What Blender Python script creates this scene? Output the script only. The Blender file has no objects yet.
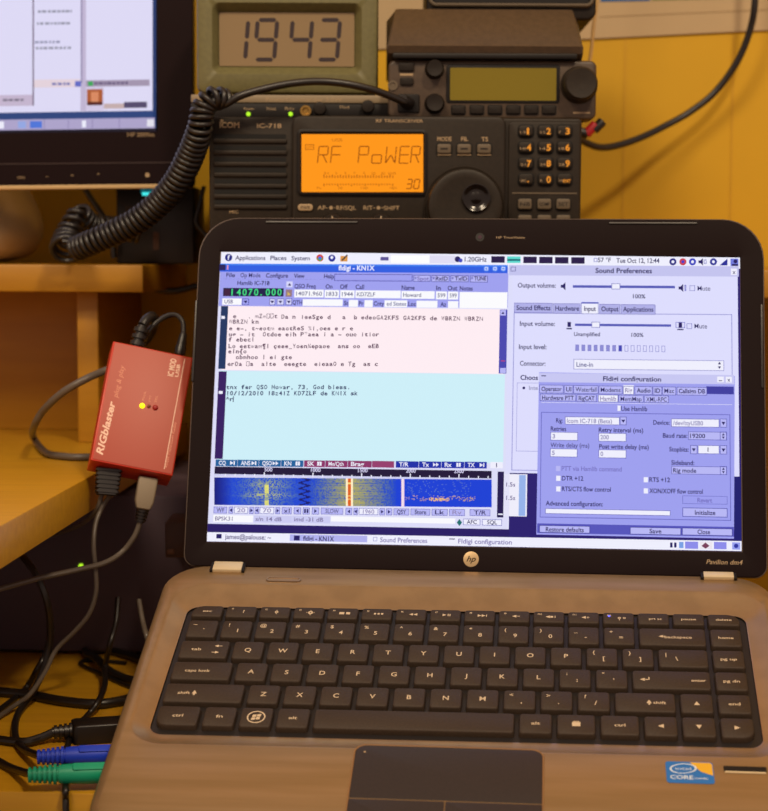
import bpy, bmesh, math, random
from mathutils import Vector, Matrix
random.seed(7)
SC = bpy.context.scene
COL = SC.collection
EYE = 0.99                      # eye height above the floor
F_PX = 1739.6
# ------------------------------------------------------------------ camera
CAM_R = Matrix(((0.99998834, -0.00482996, 0.0),
                (0.00041751*1.0, 0.08644054, -0.99625692),
                (0.00481188, 0.9962453, 0.08644155)))
# row 2 holds the horizontal viewing direction, row 3 the upward one
cd = bpy.data.cameras.new('camera'); cam = bpy.data.objects.new('camera', cd); COL.objects.link(cam)
M3 = CAM_R.copy()
cam.matrix_world = Matrix.Translation((0, 0, EYE)) @ M3.to_4x4()
cd.sensor_fit = 'HORIZONTAL'; cd.sensor_width = 36; cd.lens = F_PX*36/768
cd.clip_start = 0.02
cd.dof.use_dof = True; cd.dof.focus_distance = .96; cd.dof.aperture_fstop = 11
SC.camera = cam
CAMR = M3

def at(px, py, y):
    """point of the room seen at that place of the photograph, y metres in front of the eye"""
    d = CAMR @ Vector((px-384, 405.5-py, -F_PX))
    t = y/d.y
    return Vector((d.x*t, y, EYE+d.z*t))
def mm(px, y): return px/F_PX*y
# ------------------------------------------------------------------ materials
def lin(c):
    return tuple(((v/255)/12.92 if v/255 <= .04045 else ((v/255+.055)/1.055)**2.4) for v in c)
MATS = {}
def mat(name, c, rough=.5, metal=0, var=.0, scale=40, bump=0, stretch=(1,1,1), spec=.5, coat=0, emit=0, c2=None, lo=.4, hi=.6):
    if name in MATS: return MATS[name]
    m = bpy.data.materials.new(name); m.use_nodes = True; nt = m.node_tree; N = nt.nodes; L = nt.links
    b = N['Principled BSDF']; l = lin(c)
    b.inputs['Base Color'].default_value = (*l, 1); b.inputs['Roughness'].default_value = rough
    b.inputs['Metallic'].default_value = metal; b.inputs['Specular IOR Level'].default_value = spec
    b.inputs['Coat Weight'].default_value = coat; b.inputs['Coat Roughness'].default_value = .15
    if emit:
        b.inputs['Emission Color'].default_value = (*l, 1); b.inputs['Emission Strength'].default_value = emit
    tc = N.new('ShaderNodeTexCoord'); mp = N.new('ShaderNodeMapping'); L.new(tc.outputs['Object'], mp.inputs[0])
    mp.inputs['Scale'].default_value = stretch
    nz = N.new('ShaderNodeTexNoise'); nz.inputs['Scale'].default_value = scale; nz.inputs['Detail'].default_value = 5
    L.new(mp.outputs[0], nz.inputs[0])
    if var or c2:
        cr = N.new('ShaderNodeValToRGB'); L.new(nz.outputs[0], cr.inputs[0])
        a = c2 or tuple(v*(1-var) for v in c)
        cr.color_ramp.elements[0].position = lo; cr.color_ramp.elements[1].position = hi
        cr.color_ramp.elements[0].color = (*lin(a), 1)
        cr.color_ramp.elements[1].color = (*lin(tuple(min(255, v*(1+var)) for v in c)), 1)
        L.new(cr.outputs[0], b.inputs['Base Color'])
    if bump:
        bp = N.new('ShaderNodeBump'); bp.inputs['Strength'].default_value = bump; bp.inputs['Distance'].default_value = .0005
        L.new(nz.outputs[0], bp.inputs['Height']); L.new(bp.outputs[0], b.inputs['Normal'])
    MATS[name] = m
    return m
def emis(name, c, s=1):
    if name in MATS: return MATS[name]
    m = bpy.data.materials.new(name); m.use_nodes = True; nt = m.node_tree
    b = nt.nodes['Principled BSDF']; b.inputs['Base Color'].default_value = (0, 0, 0, 1); b.inputs['Roughness'].default_value = .3
    b.inputs['Emission Color'].default_value = (*lin(c), 1); b.inputs['Emission Strength'].default_value = s
    MATS[name] = m; return m
def screenmat(name, s):
    m = bpy.data.materials.new(name); m.use_nodes = True; nt = m.node_tree
    b = nt.nodes['Principled BSDF']; b.inputs['Base Color'].default_value = (.004, .004, .004, 1); b.inputs['Roughness'].default_value = .5; b.inputs['Specular IOR Level'].default_value = .08
    a = nt.nodes.new('ShaderNodeAttribute'); a.attribute_name = 'Col'; a.attribute_type = 'GEOMETRY'
    nt.links.new(a.outputs['Color'], b.inputs['Emission Color']); b.inputs['Emission Strength'].default_value = s
    return m
wood_shaded = mat('wood_shaded', (178,126,26), .42, 0, .0, 14, .1, (1,1,9), c2=(168,116,22), lo=.3, hi=.7)  # desk wood with its colour darkened, as shelf fronts catch less light
woodx = mat('wood_lit', (200,148,26), .4, 0, .0, 6, .08, (2,30,30), c2=(186,134,22), lo=.3, hi=.7)  # same desk wood, colour lightened to stand for overhead light on flat boards
wallm = mat('wall_paint', (204,156,8), .7, 0, .04, 3, .05)
paper = mat('paper', (184,158,120), .8, 0, .02, 6)
deckm = mat('laptop_metal', (160,130,94), .36, .5, .0, 3.0, .04, (3,38,4), c2=(146,118,80), lo=.35, hi=.65)
deckp = mat('laptop_metal_plain', (160,130,94), .33, .6, .03, 60, .02)
keym = mat('key_plastic', (56,43,32), .62, 0, .06, 900, .15, spec=.35)
wellm = mat('well_plastic', (22,15,14), .5)
legend = mat('legend_white', (205,182,150), .6)
bezelm = mat('bezel_black', (24,12,13), .5, spec=.08)
rimm = mat('rim_brown', (74,58,48), .5, .2)
padm = mat('touchpad_black', (40,30,28), .45, 0, .05, 500)
chrome = mat('chrome', (215,205,200), .15, 1)
silver = mat('silver_plastic', (215,196,160), .35, .2)
blk = mat('black_plastic', (32,25,20), .5, 0, .06, 300, .1, spec=.25)
blk2 = mat('dark_plastic', (20,15,14), .5, spec=.3)
slotm = mat('slot_black', (8,6,6), .8)
rub = mat('rubber_black', (26,20,18), .38, spec=.6)
rubg = mat('cable_gray', (92,82,72), .4)
redb = mat('red_paint', (190,46,24), .4)
redf = mat('red_face', (172,72,54), .45)
whitep = mat('white_print', (240,200,180), .6)
gold = mat('gray_print', (168,142,108), .6)
orangep = mat('orange_print', (235,160,40), .6)
clockm = mat('clock_olive', (104,98,60), .5, 0, .03, 300, .05)
lcdg = mat('lcd_gray', (138,116,84), .3)
lcds = mat('lcd_segment', (40,22,28), .5)
monm = mat('monitor_black', (26,13,15), .45, spec=.1)
blueP = mat('plug_blue', (20,60,205), .45)
greenP = mat('plug_green', (0,150,112), .45)
grayP = mat('plug_gray', (142,128,108), .5)
dimlcd = mat('lcd_olive', (122,106,12), .3)
radm = mat('radio_charcoal', (40,32,24), .5, 0, .05, 400, .12, spec=.3)
radl = mat('radio_gray', (96,82,64), .5)
wedgem = mat('speaker_gray', (74,58,44), .45, 0, .04, 300, .08)
# ------------------------------------------------------------------ mesh collector
class MB:
    def __init__(s): s.v = []; s.f = []; s.mi = []; s.ms = []; s.c = []
    def slot(s, m):
        if m not in s.ms: s.ms.append(m)
        return s.ms.index(m)
    def add(s, vs, fs, m, col=None):
        o = len(s.v); s.v += [Vector(v) for v in vs]; k = s.slot(m)
        for f in fs: s.f.append([i+o for i in f]); s.mi.append(k); s.c.append(col)
        return s
    def addbm(s, bm, m, T=None):
        bm.verts.ensure_lookup_table(); bm.verts.index_update()
        vs = [(T @ v.co if T else v.co.copy()) for v in bm.verts]
        s.add(vs, [[v.index for v in f.verts] for f in bm.faces], m); bm.free(); return s
    def box(s, a, b, m, bev=0, T=None, seg=2):
        bm = bmesh.new(); bmesh.ops.create_cube(bm, size=1)
        a = Vector(a); b = Vector(b)
        for v in bm.verts: v.co = Vector(((a[i]+b[i])/2+v.co[i]*(b[i]-a[i]) for i in range(3)))
        if bev: bmesh.ops.bevel(bm, geom=bm.edges[:], offset=bev, segments=seg, affect='EDGES', profile=.5)
        return s.addbm(bm, m, T)
    def loops(s, loops, m, T=None, cap0=False, cap1=False, mats=None):
        """stack of closed loops with equal counts, bridged"""
        n = len(loops[0]); vs = [Vector(p) for l in loops for p in l]
        if T: vs = [T @ v for v in vs]
        o = len(s.v); s.v += vs
        for k in range(len(loops)-1):
            mk = s.slot(mats[k] if mats else m)
            for i in range(n):
                j = (i+1) % n
                s.f.append([o+k*n+i, o+k*n+j, o+(k+1)*n+j, o+(k+1)*n+i]); s.mi.append(mk); s.c.append(None)
        if cap0: s.f.append([o+i for i in reversed(range(n))]); s.mi.append(s.slot(mats[0] if mats else m)); s.c.append(None)
        if cap1: s.f.append([o+(len(loops)-1)*n+i for i in range(n)]); s.mi.append(s.slot(mats[-1] if mats else m)); s.c.append(None)
        return s
    def prism(s, poly, w0, w1, m, T=None, bev=0, both=False):
        """2-D outline extruded from w0 to w1 (w1 the visible end), its rim rounded by bev"""
        L = []
        if both and bev:
            for k in range(3):
                t = k/3*math.pi/2; L.append([(*p, w0+bev*(1-math.sin(t))*(1 if w1 > w0 else -1)) for p in inset(poly, bev*(1-math.sin(t))*0+bev*(1-math.cos(math.pi/2-t)))])
        L.append([(*p, w0+(bev*(1 if w1 > w0 else -1) if both and bev else 0)) for p in poly])
        if bev:
            d = 1 if w1 > w0 else -1
            L.append([(*p, w1-d*bev) for p in poly])
            for k in range(1, 4):
                t = k/3*math.pi/2
                L.append([(*p, w1-d*bev*(1-math.sin(t))) for p in inset(poly, bev*(1-math.cos(t)))])
        else: L.append([(*p, w1) for p in poly])
        return s.loops(L, m, T, True, True)
    def tube(s, pts, r, m, n=8, caps=True):
        pts = [Vector(p) for p in pts]; rr = r if isinstance(r, (list, tuple)) else [r]*len(pts)
        loops = []; up = None
        for i, p in enumerate(pts):
            t = (pts[min(i+1, len(pts)-1)]-pts[max(i-1, 0)])
            t = t.normalized() if t.length > 1e-9 else Vector((0, 0, 1))
            if up is None:
                up = t.orthogonal().normalized()
            up = (up - t*up.dot(t)); up = up.normalized() if up.length > 1e-6 else t.orthogonal().normalized()
            b = t.cross(up)
            loops.append([p+(up*math.cos(a)+b*math.sin(a))*rr[i] for a in [2*math.pi*k/n for k in range(n)]])
        return s.loops(loops, m, None, caps, caps)
    def cyl(s, p0, p1, r, m, n=28, bev=0, r1=None):
        p0 = Vector(p0); p1 = Vector(p1); d = (p1-p0).normalized(); L = (p1-p0).length; r1 = r if r1 is None else r1
        if bev:
            pts = [p0, p1-d*bev]; rs = [r, r1]
            for k in range(1, 4):
                t = k/3*math.pi/2; pts.append(p1-d*bev*(1-math.sin(t))); rs.append(r1-bev*(1-math.cos(t)))
        else: pts = [p0, p1]; rs = [r, r1]
        up = d.orthogonal().normalized(); b = d.cross(up)
        return s.loops([[p+(up*math.cos(a)+b*math.sin(a))*q for a in [2*math.pi*k/n for k in range(n)]] for p, q in zip(pts, rs)], m, None, True, True)
    def lathe(s, prof, p0, d, m, n=32):
        p0 = Vector(p0); d = Vector(d).normalized(); up = d.orthogonal().normalized(); b = d.cross(up)
        return s.loops([[p0+d*h+(up*math.cos(a)+b*math.sin(a))*max(q, 1e-6) for a in [2*math.pi*k/n for k in range(n)]] for q, h in prof], m, None, True, True)
    def build(s, name, root=None, smooth=35, colattr=False, base=None):
        """root given: vertices are brought into the root's own frame; else the object gets its own origin at the base"""
        me = bpy.data.meshes.new(name)
        if root is not None:
            inv = ROOTS[root.name] if root.name in ROOTS else Matrix()
            vs = [inv @ v for v in s.v]; loc = None
        else:
            xs = [v.x for v in s.v]; ys = [v.y for v in s.v]; zs = [v.z for v in s.v]
            loc = Vector(((min(xs)+max(xs))/2, (min(ys)+max(ys))/2, min(zs))); vs = [v-loc for v in s.v]
        me.from_pydata(vs, [], s.f)
        for m in s.ms: me.materials.append(m)
        me.polygons.foreach_set('material_index', s.mi)
        if colattr:
            ca = me.color_attributes.new('Col', 'FLOAT_COLOR', 'CORNER'); data = []
            for f, c in zip(s.f, s.c):
                data += [*lin(c or (0, 0, 0)), 1.0]*len(f)
            ca.data.foreach_set('color', data)
        if smooth and not colattr:
            me.polygons.foreach_set('use_smooth', [True]*len(me.polygons))
            bm = bmesh.new(); bm.from_mesh(me); bmesh.ops.recalc_face_normals(bm, faces=bm.faces); bm.to_mesh(me); bm.free()
            me.set_sharp_from_angle(angle=math.radians(smooth))
        me.update()
        o = bpy.data.objects.new(name, me); COL.objects.link(o)
        if loc is not None: o.location = loc
        if root is not None:
            o.parent = root
            if root.name in ROOTS: ROOTS[o.name] = ROOTS[root.name]
        return o
ROOTS = {}
def thing(name, label, cat, loc, group=None, M=None):
    o = bpy.data.objects.new(name, None); COL.objects.link(o); o.empty_display_size = .02
    mw = M if M is not None else Matrix.Translation(loc)
    o.matrix_world = mw
    ROOTS[o.name] = mw.inverted() if M is None else Matrix()     # M given: parts are modelled straight in the thing's frame
    o['label'] = label; o['category'] = cat
    if group: o['group'] = group
    return o
def tag(o, label, cat, group=None):
    o['label'] = label; o['category'] = cat
    if group: o['group'] = group
    return o
def struct(o): o['kind'] = 'structure'; return o
# 2-D outlines
def rrect(x0, y0, x1, y1, r, n=5):
    rs = r if isinstance(r, (list, tuple)) else [r]*4   # bl br tr tl
    P = []
    for (cx, cy, a, q) in ((x0+rs[0], y0+rs[0], 180, rs[0]), (x1-rs[1], y0+rs[1], 270, rs[1]), (x1-rs[2], y1-rs[2], 0, rs[2]), (x0+rs[3], y1-rs[3], 90, rs[3])):
        for k in range(n+1):
            t = math.radians(a+90*k/n); P.append((cx+q*math.cos(t), cy+q*math.sin(t)))
    return P
def inset(poly, d):
    if d == 0: return list(poly)
    n = len(poly); out = []
    ar = sum(poly[i][0]*poly[(i+1) % n][1]-poly[(i+1) % n][0]*poly[i][1] for i in range(n)); sg = 1 if ar > 0 else -1
    for i in range(n):
        p = Vector(poly[i]); j = i-1
        while (Vector(poly[j])-p).length < 1e-7: j -= 1
        k = (i+1) % n
        while (Vector(poly[k])-p).length < 1e-7: k = (k+1) % n
        a = (p-Vector(poly[j])).normalized(); b = (Vector(poly[k])-p).normalized()
        na = Vector((-a.y, a.x))*sg; nb = Vector((-b.y, b.x))*sg
        m = (na+nb); m = m/max(.3, m.length_squared/2) if m.length > 1e-6 else na
        m = m if m.length < 3 else m.normalized()*3
        out.append(tuple(p+m*d))
    return out
# text as flat mesh glyphs
_tc = {}
def glyphs(st, bold=0, font_shear=0):
    key = (st, bold, font_shear)
    if key in _tc: return _tc[key]
    cu = bpy.data.curves.new('t', 'FONT'); cu.body = st; cu.size = 1; cu.offset = bold; cu.shear = font_shear; cu.resolution_u = 3
    o = bpy.data.objects.new('t', cu); COL.objects.link(o)
    dg = bpy.context.evaluated_depsgraph_get(); me = bpy.data.meshes.new_from_object(o.evaluated_get(dg))
    vs = [(v.co.x, v.co.y) for v in me.vertices]; fs = [list(p.vertices) for p in me.polygons]
    bpy.data.objects.remove(o); bpy.data.curves.remove(cu); bpy.data.meshes.remove(me)
    _tc[key] = (vs, fs); return _tc[key]
CAPH = max(v[1] for v in glyphs('H')[0])
def text(mb, st, fr, x0, yb, w, h, m, lay=0, col=None, bold=0, shear=0, up=None, along=None, center=False):
    """text starting at (x0, yb) of frame fr, width w (None = natural), cap height h"""
    vs, fs = glyphs(st, bold, shear)
    if not vs: return
    mn = min(v[0] for v in vs); mx = max(v[0] for v in vs)
    sy = h/CAPH; sx = sy if w is None else w/(mx-mn)
    if center: x0 = x0-(mx-mn)*sx/2
    if up is None: P = [fr(x0+(v[0]-mn)*sx, yb+v[1]*sy, lay) for v in vs]
    else:
        P = [fr(x0+along[0]*(v[0]-mn)*sx+up[0]*v[1]*sy, yb+along[1]*(v[0]-mn)*sx+up[1]*v[1]*sy, lay) for v in vs]
    mb.add(P, fs, m, col)
def homog(src, dst):
    """3x3 matrix taking the four src points to dst"""
    A = []
    for (x, y), (u, v) in zip(src, dst):
        A.append([x, y, 1, 0, 0, 0, -u*x, -u*y, u]); A.append([0, 0, 0, x, y, 1, -v*x, -v*y, v])
    n = 8
    for i in range(n):
        p = max(range(i, n), key=lambda r: abs(A[r][i])); A[i], A[p] = A[p], A[i]
        for r in range(n):
            if r != i:
                k = A[r][i]/A[i][i]
                for c in range(i, 9): A[r][c] -= k*A[i][c]
    h = [A[i][8]/A[i][i] for i in range(n)]+[1]
    def f(x, y):
        w = h[6]*x+h[7]*y+1
        return ((h[0]*x+h[1]*y+h[2])/w, (h[3]*x+h[4]*y+h[5])/w)
    return f
def spline(pts, n=10):
    P = [Vector(p) for p in pts]; P = [P[0]*2-P[1]]+P+[P[-1]*2-P[-2]]; out = []
    for i in range(1, len(P)-2):
        for k in range(n):
            t = k/n
            out.append(.5*((2*P[i])+(P[i+1]-P[i-1])*t+(2*P[i-1]-5*P[i]+4*P[i+1]-P[i+2])*t*t+(3*P[i]-P[i-1]-3*P[i+1]+P[i+2])*t**3))
    out.append(P[-2]); return out
def link_sub(o, parent):
    o.parent = parent; return o
# ================================================================== LAPTOP
LM = Matrix(((0.99598372, 0.08155957, -0.03693867, 0.0432732),
             (-0.08953451, 0.9072703, -0.41090652, 0.94098759),
             (0.0, 0.41256349, 0.91092885, EYE-0.20118761),
             (0, 0, 0, 1)))
lap = thing('laptop', 'open bronze laptop with black keys and a bright screen full of windows', 'laptop', None, M=LM)
I4 = Matrix()
S = .001
def mmrect(*a, **k): return [(x*S, y*S) for x, y in rrect(*a, **k)]
n_ = 8
def ring(x0, y0, x1, y1, r, z): return [(x, y, z*S) for x, y in mmrect(x0, y0, x1, y1, r, n=n_)]
def sk(l, k=1.0): return [(x+.009*y*k, y+.010*x*k, z) for x, y, z in l]
XL, XR, YB, YF = -172.5, 172.5, 50.5, -178
R_ = [26, 26, 24, 24]
b = MB()
rimm2 = mat('rim_polished', (170, 140, 110), .3, .8)
b.loops([ring(XL+6, YF+6, XR-6, YB-3, [22, 22, 20, 20], -24), ring(XL+2, YF+2, XR-2, YB-1, R_, -20), ring(XL, YF, XR, YB, R_, -8),
         ring(XL, YF, XR, YB, R_, -3), ring(XL+.6, YF+.6, XR-.6, YB-.6, R_, -.6), [(x, y, z-(.001 if y > .03 else 0)) for x, y, z in ring(XL+2, YF+2, XR-2, YB-2, [25, 25, 22, 22], .6)], [(x, y, z-(.0013 if y > .03 else 0)) for x, y, z in ring(XL+5, YF+5, XR-5, YB-5, [22, 22, 20, 20], 1.6)],
         sk(ring(-164.5, -108, 166, 31.5, 19, 1.45)), sk(ring(-163.8, -107.4, 165.4, 30.7, 18.4, 1.3)), sk(ring(-162.6, -106.4, 164.2, 29.3, 17.6, .7)), sk(ring(-158.6, -101.8, 159.6, 21, 13, -1.2)), sk(ring(-156, -98.3, 156.6, 16.4, 9, -2.1)),
         sk(ring(-155.2, -96.6, 155.4, 14.6, 7.5, -2.3)), sk(ring(-154.6, -95.9, 154.8, 14.0, 7, -2.5)), sk(ring(-154.6, -95.9, 154.8, 14.0, 7, -4))],
        deckm, None, True, True, mats=[deckp]*6+[deckm]+[deckp]*5+[rimm2, wellm])
base = b.build('base', lap, 40)
b = MB(); b.loops([sk(ring(-154.4, -95.7, 154.6, 13.8, 7, -3.9)), sk(ring(-154.4, -95.7, 154.6, 13.8, 7, -3.4))], wellm, None, True, True)
keyboard = b.build('keyboard', lap)
# ---- keys
FR = lambda z: (lambda x, y, l=0: Vector((x*S, y*S, (z+.04+l*.02)*S)))
def key(x0, y0, w, h, leg, z=0, rr=1.3):
    b = MB(); x1 = x0+w; y1 = y0+h
    rs = rr if isinstance(rr, list) else [rr]*4
    L = [[(x*S, y*S, zz*S) for x, y in rrect(x0-d, y0-d, x1+d, y1+d, [q+.2 for q in rs], n=3)] for d, zz in ((.5, -3.4), (.25, z-1.0), (.05, z-.3), (-.25, z))]
    b.loops(L, keym, None, False, True)
    fr = FR(z)
    cx, cy = (x0+x1)/2, (y0+y1)/2
    for it in leg:
        k = it[0]
        if k == 't':      # text dx dy from centre, height, width
            _, st, dx, dy, hh, ww = it
            text(b, st, fr, cx+dx, cy+dy-hh/2, ww, hh, legend, 0, bold=.012, center=True)
        elif k == 'p':    # polygon list around centre
            b.add([fr(cx+x, cy+y) for x, y in it[1]], [list(range(len(it[1])))], legend)
        elif k == 'ring':
            _, dx, dy, r0, r1 = it; n = 20
            P = [fr(cx+dx+q*math.cos(6.2832*i/n), cy+dy+q*math.sin(6.2832*i/n)) for q in (r0, r1) for i in range(n)]
            b.add(P, [[i, (i+1) % n, n+(i+1) % n, n+i] for i in range(n)], legend)
    b.v = [Vector((q.x+.009*q.y, q.y+.010*q.x, q.z)) for q in b.v]
    return b.build('key', keyboard, 40)
P_, V_ = 19.0, 18.6
def rc(row): return -V_*row
def K(col, row, w, leg, rr=1.3):
    x0 = -152+col*P_+1.6; ww = w*P_-3.2
    if col == 0 and row > 0: d_ = (0, .5, .9, 1.2, 1.4)[row]; x0 -= d_; ww += d_
    return key(x0, -V_*row-V_/2-7.3, ww, 14.7, leg, 0, rr)
def R2(x, y, w, h): return ('p', [(x-w/2, y-h/2), (x+w/2, y-h/2), (x+w/2, y+h/2), (x-w/2, y+h/2)])
def TR(x, y, s, d):
    if d == 'l': return ('p', [(x-s, y), (x+s, y-s), (x+s, y+s)])
    if d == 'r': return ('p', [(x-s, y-s), (x+s, y), (x-s, y+s)])
    if d == 'u': return ('p', [(x-s, y-s), (x+s, y-s), (x, y+s)])
    return ('p', [(x, y-s), (x+s, y+s), (x-s, y+s)])
def L1(c): return [('t', c, 0, 0, 3.2, None)]
def L2(c, s): return [('t', c, 1.0, -1.4, 3.0, None), ('t', s, -4.3, 3.6, 2.6, None)]
# function row
fnl = [[('t', 'esc', 0, 0, 1.7, 5.2)],
       [('t', '?', 1.5, 0, 2.6, None)], [('ring', 1, 0, .4, 1.0), R2(1, 1.6, .5, .6), R2(1, -1.6, .5, .6)], [('ring', 1, 0, .5, 1.4), R2(1, 2, .5, .6), R2(1, -2, .5, .6), R2(-1, 0, .6, .5), R2(3, 0, .6, .5)],
       [R2(-.5, 0, 2.8, 2), R2(3, 0, 2.2, 2)], [R2(-1, 0, 1.2, 1.4), R2(1, 0, 1.2, 1.4), R2(3, 0, 1.2, 1.4)],
       [TR(0, 0, 1.1, 'l'), TR(2.4, 0, 1.1, 'l')], [TR(-.4, 0, 1.1, 'r'), R2(1.6, 0, .5, 2), R2(2.6, 0, .5, 2)], [TR(0, 0, 1.1, 'r'), TR(2.2, 0, 1.1, 'r'), R2(3.8, 0, .4, 2)],
       [TR(0, 0, 1.2, 'l'), R2(2.4, 0, 1.4, .5)], [TR(-.6, 0, 1.2, 'l'), R2(1.6, 0, 1.6, 1.6), R2(3.4, 0, .4, 2)], [TR(0, 0, 1.2, 'l'), R2(2.4, 0, 1.6, .4), R2(2.4, 0, .4, 1.6)],
       [('ring', .5, 0, .4, .9), R2(.5, -1.4, .4, 1.6), ('ring', 3.2, 0, .4, .8)], [('t', 'prt sc', 1.0, -.2, 1.7, 7)], [('t', 'pause', 0, 0, 1.7, 8)], [('t', 'delete', 0, 0, 1.7, 8.5)]]
fn = []
for i in range(16):
    lg = fnl[i]
    if 1 <= i <= 12: lg = lg+[('t', 'f%d' % i, -5, 2.3, 1.3, None)]
    rr = [1.0, 1.0, 1.0, 5.5] if i == 0 else ([1.0, 1.0, 5.5, 1.0] if i == 15 else 1.0)
    fn.append(key(-152+i*P_+1.35, 2.2, P_-2.7, 9.6, lg, 0, rr))
# number row
for i, (c, s_) in enumerate(zip("`1234567890-=", "~!@#$%^&*()_+")): K(i, 0, 1, L2(c, s_))
K(13, 0, 2, [('t', 'backspace', 3, -.2, 2.1, 14.5), TR(-6.2, .3, 1.2, 'l'), R2(-4.6, .3, 1.8, .6)]); K(15, 0, 1, [('t', 'home', 0, 0, 2.1, 8)])
K(0, 1, 1.5, [('t', 'tab', -4.2, 0, 2.1, 5.4), TR(6.4, 3, 1.1, 'l'), R2(8.6, 3, 2, .5), TR(7.6, -2.6, 1.1, 'r'), R2(5.6, -2.6, 2, .5)])
for i, c in enumerate("QWERTYUIOP"): K(1.5+i, 1, 1, L1(c))
K(11.5, 1, 1, L2('[', '{')); K(12.5, 1, 1, L2(']', '}')); K(13.5, 1, 1.5, [('t', '\\', -3.5, -.5, 3.2, None), ('t', '|', -9, 3, 2.8, None)]); K(15, 1, 1, [('t', 'pg up', 0, 0, 2.1, 8.5)])
K(0, 2, 1.75, [('t', 'caps lock', -2.2, 0, 2.1, 13.5)])
for i, c in enumerate("ASDFGHJKL"): K(1.75+i, 2, 1, L1(c))
K(10.75, 2, 1, L2(';', ':')); K(11.75, 2, 1, L2("'", '"')); K(12.75, 2, 2.25, [('t', 'enter', 14, 0, 2.1, 7.5), TR(-15, 0, 1.3, 'l'), R2(-12.9, 0, 3, .6), R2(-11.6, .9, .6, 2.2)]); K(15, 2, 1, [('t', 'pg dn', 0, 0, 2.1, 8.5)])
K(0, 3, 2.25, [('t', 'shift', -10.5, -.2, 2.1, 6.5), TR(-5, .6, 1.4, 'u'), R2(-5, -1.2, 1, 1.6)])
for i, c in enumerate("ZXCVBNM"): K(2.25+i, 3, 1, L1(c))
K(9.25, 3, 1, L2(',', '<')); K(10.25, 3, 1, L2('.', '>')); K(11.25, 3, 1, L2('/', '?'))
K(12.25, 3, 1.75, [('t', 'shift', 7.3, -.2, 2.1, 6.5), TR(2, .6, 1.4, 'u'), R2(2, -1.2, 1, 1.6)])
K(14, 3, 1, [TR(0, 0, 1.5, 'u')]); K(15, 3, 1, [('t', 'end', 0, 0, 2.1, 6)])
K(0, 4, 1.2, [('t', 'ctrl', 0, 0, 2.1, 5.5)], [5.5, 1.3, 1.3, 1.3]); K(1.2, 4, 1, [('t', 'fn', 0, 0, 2.1, 3.6)])
K(2.2, 4, 1, [('ring', 0, 0, 4.1, 4.8)]+[('p', [(x+.15*y, y+.4*math.sin(x)) for x, y in ((a, c), (a+2.0, c), (a+2.0, c+1.9), (a, c+1.9))]) for a in (-2.2, .2) for c in (-2.1, .2)])
K(3.2, 4, 1, [('t', 'alt', 0, 0, 2.1, 4.4)]); K(4.2, 4, 5.5, [])
K(9.7, 4, 1, [('t', 'alt', 0, 0, 2.1, 4.4)]); K(10.7, 4, 1.15, [R2(0, 0, 4.2, 3.2), R2(0, 2.1, 3, .5)]); K(11.85, 4, 1.15, [('t', 'ctrl', 0, 0, 2.1, 5.5)])
K(13, 4, 1, [TR(0, 0, 1.5, 'l')]); K(14, 4, 1, [TR(0, 0, 1.5, 'd')]); K(15, 4, 1, [TR(0, 0, 1.5, 'r')], [1.3, 5.5, 1.3, 1.3])
b = MB(); b.cyl((80.5*S, 9.3*S, 0), (80.5*S, 9.3*S, .00025), .0006, emis('led_blue', (90, 90, 255), 3), 12); b.build('wireless_light', keyboard)
# ---- touchpad
b = MB(); b.loops([ring(-48.6, -172, 45.6, -105.2, 6, 1.45), ring(-48.4, -171.8, 45.4, -105.4, 6, 1.95), ring(-47.7, -171.2, 44.7, -106, 5.5, 1.95), ring(-47.5, -171, 44.5, -106.2, 5.5, 1.55)], rimm2)
b.build('touchpad_rim', lap)
b = MB(); b.prism(mmrect(-47.6, -144.2, 44.6, -106.1, [.6, .6, 5.3, 5.3], n=6), .0014, .00182, padm, None, .0002)
pad = b.build('touchpad', lap)
b = MB(); b.cyl((-43*S, -111*S, .0018), (-43*S, -111*S, .00186), .0006, gold, 12); b.build('lock_dot', pad)
for x0, x1, rr in ((-47.6, -1.7, [5, .6, .6, .6]), (-1.3, 44.6, [.6, 5, .6, .6])):
    b = MB(); b.prism(mmrect(x0, -171, x1, -144.9, rr, n=6), .0014, .0019, padm, None, .0003); b.build('touchpad_button', lap)
# ---- power button, hinge covers, slots
b = MB(); b.loops([ring(-113.5, 33.2, -93.3, 37.4, 2.1, 1.5), ring(-113.3, 33.4, -93.5, 37.2, 1.9, 2.0), ring(-112.6, 34.1, -94.2, 36.5, 1.2, 2.0), ring(-112.5, 34.2, -94.3, 36.4, 1.1, 1.7)], chrome, None, False, True, mats=[rimm2, rimm2, deckp]); b.build('power_button', lap)
for xa, xb in ((-146, -129), (134.5, 151.5)):
    h0 = 42.6 if xa < 0 else 45.6
    b = MB(); b.box((xa*S-.0016, h0*S-.0004, .0005), (xa*S, 50.6*S, .0022), blk2, .0003).box((xb*S, h0*S-.0004, .0005), (xb*S+.0016, 50.6*S, .0022), blk2, .0003)
    b.box((xa*S, h0*S, .0), (xb*S, 51*S, .0026), silver, .0006); b.build('hinge_cover', lap)
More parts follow.
